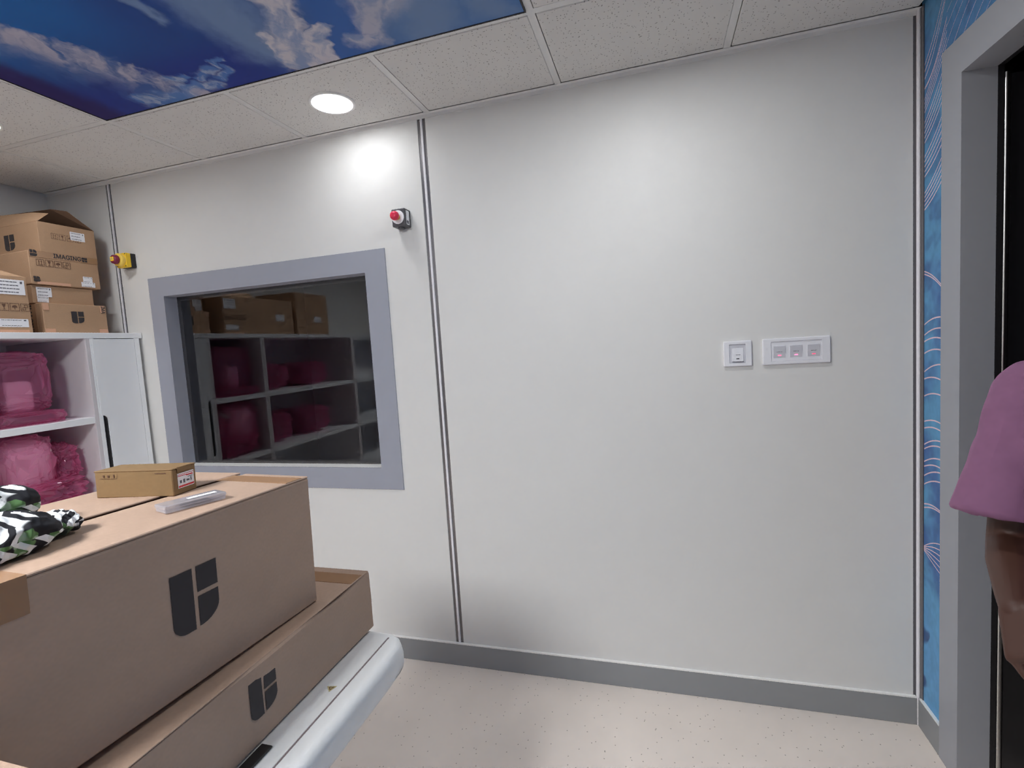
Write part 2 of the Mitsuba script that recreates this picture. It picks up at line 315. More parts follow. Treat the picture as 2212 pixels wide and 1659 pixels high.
def sky_fn(p, n, uv):
    x, y = p.x, p.y
    wx = x + .07 * (fbm(x * 9, y * 9, 1.0, 3) - .5) + .045 * (fbm(x * 30, y * 24, 5.0, 4) - .5)
    wy = y + .07 * (fbm(x * 9, y * 9, 8.0, 3) - .5) + .045 * (fbm(x * 30, y * 24, 2.0, 4) - .5)
    def field(caps):
        d = mi.Float(9)
        for a, b, r in caps: d = dr.minimum(d, capsule(wx, wy, a, b, r))
        return d
    fluff = fbm(wx * 26 + 14 * y, wy * 11, 3.0, 4)
    fine = fbm(wx * 40, wy * 34, 6.0, 4)
    # the long bank of cloud: crisp on one side, fraying on the other
    tt = (-1.754 + (wy - 1.04) * .48 - wx) / .23
    bank = smoothstep(-.05, .16, tt + .25 * (fine - .5)) * smoothstep(1.45, .45, tt + 1.0 * (fluff - .5))
    tips = smoothstep(1.5, .4, field(TIPS) + .5 * (fine - .5))
    big = smoothstep(1.25, .7, field(BIG) + .5 * (fine - .5))
    right = smoothstep(1.6, .5, field(RIGHT) + .5 * (fine - .5))
    veil = smoothstep(1.7, .2, field(VEIL) + .5 * (fluff - .5))
    base = mix(pc(33, 54, 102), pc(60, 88, 128), smoothstep(-1.25, -.6, x))
    base = mix(base, pc(30, 72, 122), smoothstep(1.35, 1.0, y) * smoothstep(-1.35, -1.6, x))
    base = mix(base, pc(32, 40, 98), smoothstep(1.26, 1.42, y) * smoothstep(-1.05, -1.35, x) * .85)
    base = mix(base, pc(36, 30, 72), smoothstep(-1.93, -2.02, x + .05 * (fluff - .5)))
    base = mix(base, pc(42, 72, 124), smoothstep(.12, .05, dr.abs(x + .88 + .3 * (y - 1.4))) * .8)
    lit = smoothstep(.30, .75, fluff * .75 + fine * .25 + .10 * smoothstep(.5, .0, dr.abs(tt - .25))) * smoothstep(1.3, .3, tt)
    col = mix(base, pc(88, 106, 134), veil * .85)
    col = mix(col, mix(pc(58, 84, 124), pc(136, 133, 146), lit), bank * (.5 + .5 * lit))
    col = mix(col, mix(pc(66, 96, 140), pc(128, 138, 158), smoothstep(.40, .72, fine)), tips * .75)
    c2 = mix(pc(104, 116, 142), pc(154, 150, 156), smoothstep(.30, .66, .6 * fluff + .4 * fine))
    return mix(mix(col, c2, right * .7), c2, big * .95)
prin('m_sky', proc(sky_fn), 0.6, specular=0.1)
cm = thing('ceiling_mural', 'large blue sky and clouds print set into the ceiling', 'ceiling panel')
obj('print', cbox((MUR[0] + .002, MUR[2] + .002, ZC - .005), (MUR[1] - .002, MUR[3] - .002, ZC + .01), .001), 'm_sky', cm)
fr = to_man(box((MUR[0] - .003, MUR[2] - .003, ZC - .006), (MUR[1] + .003, MUR[3] + .003, ZC + .012))) - to_man(box((MUR[0] + .0015, MUR[2] + .0015, ZC - .1), (MUR[1] - .0015, MUR[3] - .0015, ZC + .1)))
obj('edge_frame', man(fr), 'm_gasket', cm, label='thin dark edge')
LAMP_LABEL = ['round white LED downlight in the ceiling tile above the window, the only lamp in view', 'round LED downlight over the cabinets beside the left edge of the ceiling sky print',
              'round LED downlight between the ceiling sky print and the doorway']
PANEL_LABEL = ['square LED panel in the ceiling just behind the sky print']
RL = 0.083
for (x, y, power), lab in zip(LAMPS, LAMP_LABEL):
    t = thing('downlight', lab, 'ceiling light')
    ring = lathe([(RL - .004, -.004), (RL + .003, -.0045), (RL + .006, -.002), (RL + .006, .006), (RL - .004, .006), (RL - .004, -.004)], 48)
    obj('trim_ring', move(ring, trimesh.transformations.translation_matrix((x, y, ZC - .003))), 'm_white_metal', t, smooth=30)
    a = np.arange(40) * 2 * np.pi / 40
    v = np.vstack([np.stack([x + (RL - .004) * np.cos(a), y + (RL - .004) * np.sin(a), a * 0 + ZC - .0055], 1), [[x, y, ZC - .0065]]])
    f = np.stack([(np.arange(40) + 1) % 40, np.arange(40), np.full(40, 40)], 1)
    k = obj('diffuser', (v, f), 'm_white_metal', t, label='glowing white diffuser')
    scene[k]['emitter'] = {'type': 'area', 'radiance': rgb(np.array(LAMP_COLOUR) * power)}
for (x, y, power), lab in zip(PANELS, PANEL_LABEL):
    t = thing('panel_light', lab, 'ceiling light')
    obj('trim_frame', man(to_man(box((x - .295, y - .285, ZC - .006), (x + .295, y + .285, ZC - .0025))) - to_man(box((x - .275, y - .265, ZC - .1), (x + .275, y + .265, ZC + .1)))), 'm_white_metal', t)
    k = obj('diffuser', (np.array([(x - .275, y - .265, ZC - .004), (x + .275, y - .265, ZC - .004), (x + .275, y + .265, ZC - .004), (x - .275, y + .265, ZC - .004)]), np.array([[0, 2, 1], [0, 3, 2]])), 'm_white_metal', t, label='glowing white diffuser')
    scene[k]['emitter'] = {'type': 'area', 'radiance': rgb(np.array(LAMP_COLOUR) * power)}

# ------------------------------------------------------------------ cabinets along the left wall
XF, CT = -2.66, 1.665
sl = .028
obj('cabinet_top', cbox((XL + .003, -1.05, CT - sl), (XF, D - .003, CT), .0015), 'm_laminate', label='long white laminate top board running over the cabinet and shelf units', cat='worktop')
pt = .019
def unit_shell(t, y0, y1, mat='m_laminate'):
    obj('side_panel', cbox((XL + .012, y0, 0.0), (XF, y0 + pt, CT - sl - .0008), .001), mat, t)
    obj('side_panel', cbox((XL + .012, y1 - pt, 0.0), (XF, y1, CT - sl - .0008), .001), mat, t)
    obj('back_panel', cbox((XL + .004, y0, 0.0), (XL + .012, y1, CT - sl - .0008), .001), 'm_laminate_inner', t)
cu = thing('cupboard', 'tall white cupboard with a black recessed grip, next to the back wall', 'cabinet')
unit_shell(cu, 1.766, 2.009)
DY0, DY1 = 1.7765, 1.9815
slot = sa.translate(unary_union([rect(-.0, 0, .024, .34).buffer(0), ]), 0, 0)
dpoly = rect(DY0, .08, DY1, CT - sl - .003).difference(unary_union([rect(DY0 - .01, .90, DY0 + .031, 1.228), sg.Point(DY0 + .006, 1.228).buffer(.025), rect(DY0 - .01, 1.2, DY0 + .006, 1.253)]))
dk = obj('door', move(ext(dpoly, .019), frame((XF - .019 + .001, 0, 0), (0, 1, 0), (0, 0, 1))), 'm_laminate', cu, label='plain white door')
obj('grip', box((XF - .03, DY0 - .0005, .88), (XF - .007, DY0 + .0308, 1.2525)), 'm_black', dk, label='black recessed finger grip')
obj('filler_strip', cbox((XF - .018, 1.9835, 0), (XF + .001, 2.009, CT - sl - .001), .001), 'm_laminate', cu)
obj('plinth', box((XF - .06, 1.785, 0), (XF - .04, 1.99, .08)), 'm_skirting', cu)
SHELF = [(1.318, 1.7655, 'open white shelf unit holding pink bagged equipment, beside the cupboard'), (0.24, 1.317, 'wide open white shelf unit in the middle of the row, seen reflected in the window'), (-.95, 0.239, 'wide open white shelf unit at the end of the row')]
for y0, y1, lab in SHELF:
    t = thing('shelf_unit', lab, 'shelf')
    unit_shell(t, y0, y1, 'm_shelf')
    for z in (1.251, .845, .425, .09):
        obj('shelf', cbox((XL + .013, y0 + pt, z - .031), (XF - .0005, y1 - pt, z), .001), 'm_laminate', t)

# pink bags and what they hold
def crumple(lo, hi, e, seed, amp, sub=4, sc=(3, 7, 15)):
    """A wrinkled closed bag: a superellipsoid with sharp creases."""
    lo, hi = np.array(lo, float), np.array(hi, float)
    s = trimesh.creation.icosphere(sub); v = s.vertices.copy()
    r0 = np.random.default_rng(seed); v = v + r0.normal(0, .35 / 2 ** sub, v.shape); v /= np.linalg.norm(v, axis=1, keepdims=True)
    w = np.sign(v) * np.abs(v) ** e
    w /= np.maximum(np.abs(w).max(1, keepdims=True) ** .35, 1e-6)
    def ridge(p, f, sd): return 1 - np.abs(2 * meshkit.noise(p * f + sd * 7.3, sd) - 1) * 2
    dn = sum(a * ridge(v + .25 * (meshkit.fbm(v * 2.5, 3, seed)[:, None] - .5), f, seed + i) for i, (f, a) in enumerate(zip(sc, (.6, .3, .2))))
    q = w * (1 + amp * (dn + .35 * r0.normal(0, 1, len(v)))[:, None])
    q = (q - q.min(0)) / (q.max(0) - q.min(0)) * (hi - lo) + lo
    return trimesh.Trimesh(q, s.faces, process=False)
ZS1, ZS2 = 1.251, .845
b1 = thing('bagged_equipment', 'pink plastic bag around boxy equipment on the upper shelf beside the cupboard', 'plastic bag', 'pink bagged equipment on the shelves')
obj('contents', rbox((-3.13, 1.385, ZS1 + .05), (-2.79, 1.60, ZS1 + .31), .035), 'm_contents_dark', b1, smooth=40, label='dark equipment inside the bag')
obj('contents', rbox((-2.83, 1.46, ZS1 + .06), (-2.745, 1.565, ZS1 + .20), .02), 'm_contents', b1, smooth=40, label='pale part of the equipment')
obj('film', crumple((-3.16, 1.355, ZS1 + .045), (-2.715, 1.645, ZS1 + .345), .42, 3, .05, sc=(2.5, 5, 11)), 'm_film', b1, smooth=28)
obj('pouch', crumple((-3.1, 1.345, ZS1 + .002), (-2.668, 1.665, ZS1 + .06), .35, 8, .06, sc=(2.5, 5, 12)), 'm_film', b1, smooth=28, label='flat pink tail of the bag')
b2 = thing('bagged_equipment', 'pink plastic bag around a rounded white device on the lower shelf beside the cupboard', 'plastic bag', 'pink bagged equipment on the shelves')
obj('contents', move(rbox((-.20, -.13, -.13), (.20, .13, .13), .07), frame((-2.93, 1.487, ZS2 + .22), (1, .03, -.14), (0, 1, .04))), 'm_contents', b2, smooth=40, label='rounded white housing inside the bag')
obj('contents', cbox((-2.75, 1.40, ZS2 + .08), (-2.728, 1.535, ZS2 + .21), .006), 'm_contents', b2, label='white plate on the housing')
obj('film', crumple((-3.15, 1.345, ZS2 + .03), (-2.695, 1.62, ZS2 + .37), .55, 21, .07, sc=(2.5, 6, 13)), 'm_film', b2, smooth=28)
obj('pouch', crumple((-3.05, 1.345, ZS2 + .002), (-2.67, 1.735, ZS2 + .15), .6, 27, .16, sc=(3, 7, 15)), 'm_film', b2, smooth=28, label='crumpled pink tail of the bag')
obj('pouch', crumple((-3.0, 1.58, ZS2 + .10), (-2.72, 1.725, ZS2 + .30), .7, 33, .16, sc=(3, 6, 13)), 'm_film', b2, smooth=28, label='crumpled pink neck of the bag')
OTHER = [(1.09, ZS1, 'pink bagged bundle on the upper shelf of the wide middle unit'), (1.10, ZS2, 'pink bagged bundle on the lower shelf of the wide middle unit'), (.62, ZS1, 'pink bagged bundle on the upper shelf of the wide middle unit, away from the window'), (.64, ZS2, 'pink bagged bundle on the lower shelf of the wide middle unit, away from the window')]
for i, (y, z, lab) in enumerate(OTHER):
    t = thing('bagged_equipment', lab, 'plastic bag', 'pink bagged equipment on the shelves')
    obj('contents', rbox((-3.1, y - .12, z + .02), (-2.85, y + .1, z + .15), .03), 'm_contents_dark', t, smooth=40)
    obj('film', crumple((-3.15, y - .18, z + .002), (-2.75, y + .17, z + .2 + .03 * (i % 2)), .6, 40 + i, .12, sc=(3, 6, 13)), 'm_film', t, smooth=28)

# ------------------------------------------------------------------ cartons
def logo(w, h):
    """The U-shaped printed emblem: a bar with a rounded foot, a block and a quarter-round block."""
    bw, gap = w * .455, w * .09
    left = rect(0, 0, bw, h).difference(rect(0, 0, bw * .62, h * .2)).union(sa.scale(sg.Point(bw * .62, h * .2).buffer(1, 24), bw * .62, h * .2, origin=(bw * .62, h * .2)).intersection(rect(0, 0, bw * .62, h * .2)))
    tip = left.union(sa.scale(sg.Point(bw * .62, h * .2).buffer(1, 24), bw * .4, h * .2, origin=(bw * .62, h * .2)).intersection(rect(0, 0, bw, h)))
    x0 = bw + gap
    top = rect(x0, h * .58, w, h)
    q = sa.scale(sg.Point(x0, h * .30).buffer(1, 32), w - x0, h * .28, origin=(x0, h * .30)).intersection(rect(x0, 0, w, h * .31))
    low = rect(x0, h * .30, w, h * .505).union(q)
    return unary_union([left, tip, top, low])
def icons(n, s, gap, seed):
    """A row of outlined shipping pictograms."""
    out = []
    for k in range(n):
        x = k * (s + gap); fr_ = rect(x, 0, x + s, s); out.append(fr_.difference(fr_.buffer(-s * .05)))
        c = (x + s / 2, s / 2)
        if (k + seed) % 4 == 0:
            for dx in (-.16, .16): out += [rect(c[0] + dx * s - s * .03, s * .22, c[0] + dx * s + s * .03, s * .7), sg.Polygon([(c[0] + (dx - .1) * s, s * .65), (c[0] + (dx + .1) * s, s * .65), (c[0] + dx * s, s * .85)])]
            out.append(rect(x + s * .2, s * .13, x + s * .8, s * .18))
        elif (k + seed) % 4 == 1: out += [sg.Polygon([(c[0] - .2 * s, s * .85), (c[0] + .2 * s, s * .85), (c[0] + .08 * s, s * .5), (c[0] - .08 * s, s * .5)]), rect(c[0] - s * .03, s * .2, c[0] + s * .03, s * .5), rect(c[0] - .15 * s, s * .15, c[0] + .15 * s, s * .2)]
        elif (k + seed) % 4 == 2: out += [sg.Point(c[0], s * .45).buffer(s * .3).intersection(rect(x, s * .45, x + s, s)), rect(c[0] - s * .03, s * .18, c[0] + s * .03, s * .5)]
        else: out += [rect(x + .2 * s, .15 * s, x + .55 * s, .5 * s).difference(rect(x + .25 * s, .2 * s, x + .5 * s, .45 * s)), rect(x + .4 * s, .5 * s, x + .8 * s, .85 * s).difference(rect(x + .45 * s, .55 * s, x + .75 * s, .8 * s))]
    return unary_union(out)
def address_label(par, M, w, h, rows=3, dark=False, seed=0):
    k = obj('shipping_label', on_face(rect(0, 0, w, h), M, .0006), 'm_label', par, label='white shipping label')
    r = random.Random(seed); L = []
    for i in range(rows):
        y = h * (.16 + .68 * i / max(rows - 1, 1)); x = w * .08
        while x < w * .7:
            ww = w * r.uniform(.05, .14); L.append(rect(x, y - h * .035, x + ww, y + h * .035)); x += ww + w * .02
    L.append(rect(w * .84, h * .74, w * .92, h * .90))
    Mo = M.copy(); Mo[:3, 3] += M[:3, 2] * .0006
    obj('print', on_face(unary_union(L), Mo, .0002), 'm_label_ink', k)
    return k
def lettering(text, h, M, par, mat='m_ink', name='lettering', squash=1.0):
    m = meshkit.text_mesh(text, h, .0004, bold=True); m.vertices[:, 0] *= squash
    return obj(name, move(m, M), mat, par)

def carton_mesh(W, L, H, ch=.003, dent=0, seed=0, gap=None):
    """Carton body in its own frame: x from -W to 0, y from -L to 0, z 0 to H; the top is two flaps, so it has a seam."""
    m = cbox((-W, -L, 0), (0, 0, H), ch)
    m = m.subdivide_to_size(.05)
    v = m.vertices
    if dent:
        n = meshkit.fbm(v * 6 + seed, 3, seed)[:, None] - .5
        v = v + dent * n * np.array([[1, 1, .6]]) * 2
    return trimesh.Trimesh(v, m.faces, process=False)
def top_flaps(par, W, L, H, M, seam, mat='m_kraft', th=.004, gap=.006, lift=(0., 0.)):
    for (x0, x1, lf) in ((-W + .001, seam - gap / 2, lift[0]), (seam + gap / 2, -.001, lift[1])):
        m = cbox((x0, -L + .001, H - .0005), (x1, -.001, H + th), .0015)
        v = m.vertices; inner = (v[:, 0] > seam - .05) if x0 < seam - .05 and x1 < seam else (v[:, 0] < seam + .05)
        v[inner, 2] += lf
        obj('flap', move(m, M), mat, par)
    obj('seam', move(box((seam - gap / 2, -L + .002, H - .001), (seam + gap / 2, -.002, H + .0003)), M), 'm_seam', par, label='dark gap between the flaps')

# patient couch carrying the big cartons
ZT = .75
co = thing('patient_couch', 'white patient couch with a rounded end under the two big cartons', 'couch')
XE = -.630
plan = rect(-1.34, -1.15, XE, 1.094).buffer(-.075).buffer(.075, 12)
def couch_body():
    rings = [(.048, -.030), (.0, -.010), (-.018, 0.0), (-.036, 0.004), (-.052, .0)]
    prof = [(-.030, ZT - .078), (-.010, ZT - .073), (-.003, ZT - .064), (0, ZT - .050), (0, ZT - .026), (-.0015, ZT - .016), (-.0055, ZT - .008), (-.012, ZT - .003), (-.020, ZT - .0007), (-.03, ZT)]
    n = 240; loops = []
    for off, z in prof:
        p = plan.buffer(off, 12)
        ext_ = np.array([p.exterior.interpolate(t, normalized=True).coords[0] for t in np.arange(n) / n])
        # resample by angle for a stable match
        c = np.array([-.98, 0.0]); a = np.arange(n) * 2 * np.pi / n; pts = []
        for t in a:
            ray = sg.LineString([c, c + 3 * np.array([math.cos(t), math.sin(t)])]); q = ray.intersection(p.exterior)
            q = q if q.geom_type == 'Point' else list(q.geoms)[0]; pts.append((q.x, q.y))
        loops.append(np.column_stack([pts, np.full(n, z)]))
    v = np.vstack(loops + [[[-.98, 0, prof[0][1]]], [[-.98, 0, ZT]]]); f = []
    for k in range(len(prof) - 1):
        for i in range(n):
            j = (i + 1) % n; f += [[k * n + i, k * n + j, (k + 1) * n + j], [k * n + i, (k + 1) * n + j, (k + 1) * n + i]]
    m = len(prof) * n
    for i in range(n):
        j = (i + 1) % n; f += [[j, i, m], [(len(prof) - 1) * n + i, (len(prof) - 1) * n + j, m + 1]]
    return trimesh.Trimesh(v, f, process=False)
obj('tabletop', couch_body(), 'm_couch', co, smooth=35)
obj('inset_board', cbox((-1.27, -1.1, ZT - .001), (-.684, 1.060, ZT + .0012), .0008), 'm_couch', co, label='white inset board of the couch')
obj('groove', box((-.6838, -1.1, ZT - .001), (-.680, 1.060, ZT + .0004)), 'm_groove', co, label='fine dark groove along the edge')
obj('pedestal', cat_([rbox((-1.2, -.95, .09), (-.78, .35, ZT - .07), .04)]), 'm_couch', co, smooth=40)
obj('foot_plate', rbox((-1.25, -1.0, .0), (-.74, .42, .09), .02), 'm_skirting', co, smooth=40)
tri = sg.Polygon([(-.011, .018), (.011, .018), (0, 0)])
MT = frame((-.7065, .852, ZT + .0012), (.97, .25, 0), (-.25, .97, 0))
tk = obj('warning_sticker', on_face(tri, MT, .0005), 'm_sticker', co, label='small triangular warning sticker')
MT2 = MT.copy(); MT2[2, 3] += .0005
obj('print', on_face(tri.buffer(-.0025).difference(tri.buffer(-.0042)), MT2, .0002), 'm_ink_brown', tk)

I4 = np.eye(4)
def FX(o): return frame(o, (0, 1, 0), (0, 0, 1))       # on a face looking to +x: local x runs to +y, local y up
def FY(o): return frame(o, (1, 0, 0), (0, 0, 1))       # on a face looking to -y: local x runs to +x
# lower carton
lc = thing('lower_carton', 'long flat cardboard carton lying on the couch under the bigger carton', 'carton')
ML = frame((-.744, 1.092, ZT + .0040), (1, 0, 0), (0, 1, 0))
LW, LL, LH = .47, .95, .1525
low_m = carton_mesh(LW, LL, LH, .004, .0018, 3)
v = low_m.vertices; e = np.clip((v[:, 2] - .1) / .05, 0, 1) * np.clip((v[:, 0] + .05) / .05, 0, 1)
v[:, 2] -= e * .010 * np.exp(-((v[:, 1] + .13) / .07) ** 2); v[:, 0] += e * .004 * np.sin(v[:, 1] * 14)
obj('body', move(trimesh.Trimesh(v, low_m.faces, process=False), ML), 'm_kraft', lc, smooth=25)
top_flaps(lc, LW, LL, LH, ML, -LW / 2, th=.0015)
obj('tape', move(cbox((-LW + .01, -.075, LH + .001), (-.004, -.027, LH + .0025), .0004), ML), 'm_tape', lc, label='glossy brown packing tape')
MF = ML @ FX((.0004, 0, 0))
obj('logo', on_face(sa.translate(logo(.066, .076), -.4075, .0495), ML @ FX((.001, 0, 0)), .0005), 'm_ink', lc, label='dark printed emblem')
# big carton, a little askew on the lower one
BW, BL, BH = .42, .60, .290
ang = np.array([-0.04316615, -0.02286376, 0.00273997])
Mb = trimesh.transformations.euler_matrix(ang[0], ang[1], ang[2], 'rzxy')
Mb[:3, 3] = (-.7784, .9333, .9085)
bc = thing('big_carton', 'big cardboard carton with a large dark emblem, on top of the flat carton', 'carton')
obj('body', move(carton_mesh(BW, BL, BH, .004, .0010, 5), Mb), 'm_kraft', bc, smooth=25)
top_flaps(bc, BW, BL, BH, Mb, -.194, gap=.016, lift=(.003, .0012))
obj('tape', move(cbox((-BW + .01, -.068, BH + .0035), (-.002, -.020, BH + .0052), .0004), Mb), 'm_tape', bc, label='glossy brown packing tape')
obj('tape', move(cat_([box((-BW, -BL + .006, BH + .0035), (.0015, -.522, BH + .0050)), box((-.001, -BL + .004, BH - .047), (.0014, -.522, BH + .0050))]), Mb), 'm_tape', bc, label='brown tape folded over the edge')
obj('logo', on_face(sa.translate(logo(.0870, .1085), -.3390, .0975), Mb @ FX((.0008, 0, 0)), .0005), 'm_ink', bc, label='large dark printed emblem')
for a, b, c_ in ((-.075, -.335, .006), (-.066, -.345, .004), (-.11, -.36, .005)):
    obj('scuff', move(box((a, b, BH + .0035), (a + .012, b + c_, BH + .0043)), Mb), 'm_ink_brown', bc)
# carton at the near end
nc = thing('near_carton', 'cardboard carton of which only one top corner shows at the lower left edge', 'carton')
MN = frame((-.655, .3300, .9085), (1, 0, 0), (0, 1, 0))
obj('body', move(carton_mesh(.42, .36, .141, .004, .001, 9), MN), 'm_kraft', nc, smooth=25)
top_flaps(nc, .42, .36, .141, MN, -.21, th=.002)
# black strap under the lower carton
st = [(-.742, .62 - .0, ZT + .004), (-.728, .66, ZT + .004), (-.722, .70, ZT + .0035), (-.735, .735, ZT + .003)]
obj('strap', cat_([cbox((-.742, .50, ZT + .0015), (-.716, .700, ZT + .006), .002)]), 'm_black', label='black strap lying on the couch along the flat carton', cat='strap')
# small carton on the big one
TOP = BH + .0058
Ms = Mb @ frame((-.3405, -.2315, TOP), (.976, .216, 0), (-.216, .976, 0))
sc_ = thing('small_carton', 'small brown carton with a red and white label, on the big carton', 'carton')
obj('body', move(cbox((0, 0, 0), (.175, .064, .054), .0015), Ms), 'm_kraft_small', sc_)
obj('lid', move(cbox((-.001, -.001, .0535), (.176, .065, .0562), .001), Ms), 'm_kraft_small', sc_)
obj('tab', move(cbox((.1755, .012, .046), (.1772, .05, .0570), .0005), Ms), 'm_kraft_small', sc_)
MFs = Ms @ FY((0, -.0012, 0))
obj('print', on_face(unary_union([rect(.012, .040, .052, .0405), rect(.020, .043, .023, .048), rect(.030, .043, .034, .0475), rect(.044, .042, .046, .049), rect(.052, .0405, .0525, .049)]), MFs, .0003), 'm_ink_brown', sc_)
obj('print', on_face(unary_union([rect(.138 + i * .0042, .0475, .1412 + i * .0042, .0492) for i in range(6)]), MFs, .0003), 'm_ink_brown', sc_)
MLs = Ms @ FX((.1752, 0, 0))
lk = obj('label', on_face(rect(.013, .012, .057, .043), MLs, .0006), 'm_label', sc_, label='white label with red bands')
MLs2 = MLs.copy(); MLs2[:3, 3] += MLs[:3, 2] * .0006
obj('band', on_face(unary_union([rect(.014, .0135, .056, .0172), rect(.014, .0365, .038, .0378), rect(.014, .0395, .056, .0405), rect(.036, .0345, .054, .037)]), MLs2, .0003), 'm_red_ink', lk, label='red bands')
obj('print', on_face(unary_union([rect(.018, .022, .023, .028), rect(.027, .021, .032, .029), rect(.036, .023, .044, .027), rect(.047, .022, .050, .030), rect(.04, .031, .053, .0325)]), MLs2, .0003), 'm_label_ink', lk)
# clear plastic case
Mc = Mb @ frame((-.060, -.292, TOP), (.25, .968, 0), (-.968, .25, 0))
cc = thing('plastic_case', 'clear plastic case with a white label, lying on the big carton', 'case')
def tray(w, l, h, z0, t=.0012): return man(to_man(rbox((0, 0, z0), (w, l, z0 + h), .003, 3)) - to_man(box((t, t, z0 + t), (w - t, l - t, z0 + h + .01))))
obj('tray', move(tray(.106, .040, .0085, 0), Mc), 'm_clear_plastic', cc)
obj('lid', move(man(to_man(rbox((-.0012, -.0012, .0062), (.1072, .0412, .0145), .003, 3)) - to_man(box((0, 0, 0), (.106, .040, .0132)))), Mc), 'm_clear_plastic', cc)
obj('label', move(box((.045, .012, .0146), (.096, .024, .0150)), Mc), 'm_label', cc, label='white paper label')
obj('insert', move(rbox((.035, .009, .0014), (.085, .03, .0055), .0018, 3), Mc), 'm_box_grey', cc, label='grey part inside the case')

# patterned cloth bundle
def cloth_fn(p, n, uv):
    u, v = uv.x, uv.y
    z = dr.abs(u * 6.0 - dr.floor(u * 6.0) - .5) * 2
    band = noise(u * 3.1, v * 5.3, 2.0)
    wob = .35 * noise(u * 14, v * 14)
    ch = v * 10.5 + z * 1.0 + wob * 1.3
    stripe = smoothstep(.44, .50, dr.abs(ch - dr.floor(ch) - .5) * 2)
    white = stripe
    zone = fbm(u * 4.5 + 4, v * 5.2, 7.0, 2)
    dark = mi.Color3f(lin(17, 18, 25))
    col = mix(dark, mi.Color3f(lin(222, 224, 224)), white * smoothstep(.34, .38, zone) )
    g = fbm(u * 11, v * 11, 13.0, 3)
    gz = smoothstep(.52, .56, fbm(u * 5, v * 6, 31.0, 2)) * smoothstep(.50, .54, g)
    gcol = mix(mi.Color3f(lin(78, 112, 66)), mi.Color3f(lin(140, 164, 138)), smoothstep(.5, .62, noise(u * 30, v * 30)))
    return mix(col, gcol, gz * (1 - .8 * white * smoothstep(.34, .38, zone)))
prin('m_cloth', proc(cloth_fn), 0.85, sheen=0.5)
def bundle(path, radii, seed, fold=.16, ns=90, nt=120, uvs=(1, 1), flat=None, squash=1.0):
    """A rolled and tucked length of cloth along a path."""
    P = np.array(path, float); R = np.array(radii, float); t = np.linspace(0, 1, len(P)); tt = np.linspace(0, 1, nt)
    from scipy.interpolate import PchipInterpolator as Pc
    C = Pc(t, P)(tt); rr = Pc(t, R)(tt) * np.sqrt(np.clip(1 - (2 * tt - 1) ** 8, 0.0004, 1))
    d = np.gradient(C, axis=0); d /= np.linalg.norm(d, axis=1, keepdims=True)
    a = np.cross(d, [0, 0, 1.0]); a /= np.linalg.norm(a, axis=1, keepdims=True); b = np.cross(a, d)
    th = np.linspace(0, 2 * np.pi, ns)
    dirs = squash * np.cos(th)[None, :, None] * a[:, None] + np.sin(th)[None, :, None] * b[:, None]
    base = C[:, None] + dirs * rr[:, None, None]
    q = np.concatenate([np.cos(th)[None, :, None] * np.ones((nt, 1, 1)), np.sin(th)[None, :, None] * np.ones((nt, 1, 1)), (tt * 2.2)[:, None, None] * np.ones((1, ns, 1))], 2)
    n1 = 1 - np.abs(2 * meshkit.noise(q * np.array([1.6, 1.6, 3.5]) + seed, seed) - 1) * 2
    n2 = 1 - np.abs(2 * meshkit.noise(q * np.array([3.5, 3.5, 6.0]) + seed * 3, seed + 1) - 1) * 2
    n3 = meshkit.fbm(q * np.array([9, 9, 14.0]), 2, seed + 2) - .5
    base = base + dirs * (rr[:, None] * fold * (n1 + .45 * n2 + .2 * n3))[..., None]
    if flat is not None: base[..., 2] = np.maximum(base[..., 2], flat + .0015 * meshkit.noise(q * 8, seed))
    uv = np.stack([np.broadcast_to((th / (2 * np.pi))[None] * uvs[0], (nt, ns)), np.broadcast_to(tt[:, None] * uvs[1], (nt, ns))], -1).reshape(-1, 2)
    i, j = np.meshgrid(np.arange(nt - 1), np.arange(ns - 1), indexing='ij')
    A = i * ns + j
    f = np.vstack([np.stack([A, A + 1, A + ns + 1], -1).reshape(-1, 3), np.stack([A, A + ns + 1, A + ns], -1).reshape(-1, 3)])
    return (base.reshape(-1, 3), f), uv
cb = thing('patterned_cloth', 'rolled black, white and green zigzag patterned cloth bundle lying on the big carton', 'clothing')
def put(mesh, M): return ((np.c_[mesh[0], np.ones(len(mesh[0]))] @ M.T)[:, :3], mesh[1])
MB = Mb @ trimesh.transformations.translation_matrix((0, 0, TOP))
for pts, rad, sd, kw, sq in (([(-.14, -.74, .025), (-.125, -.62, .026), (-.120, -.53, .026), (-.122, -.475, .024), (-.132, -.425, .021)], [.030, .034, .034, .031, .024], 11, dict(flat=.003, uvs=(.8, .75)), 1.5),
                          ([(-.26, -.65, .044), (-.256, -.55, .046), (-.256, -.45, .046), (-.26, -.375, .042)], [.029, .033, .033, .029], 23, dict(uvs=(.8, .7), fold=.10), 1.25),
                          ([(-.27, -.70, .018), (-.25, -.58, .020), (-.23, -.48, .020), (-.205, -.40, .016)], [.026, .030, .028, .022], 31, dict(flat=.003, uvs=(.9, .8)), 1.6),
                          ([(-.135, -.45, .016), (-.140, -.415, .018), (-.150, -.380, .015)], [.016, .019, .013], 43, dict(flat=.003, uvs=(.5, .3), fold=.22), 1.3)):
    m_, uv_ = bundle(pts, rad, sd, squash=sq, **kw)
    obj('roll', put(m_, MB), 'm_cloth', cb, smooth=True, uv=uv_)

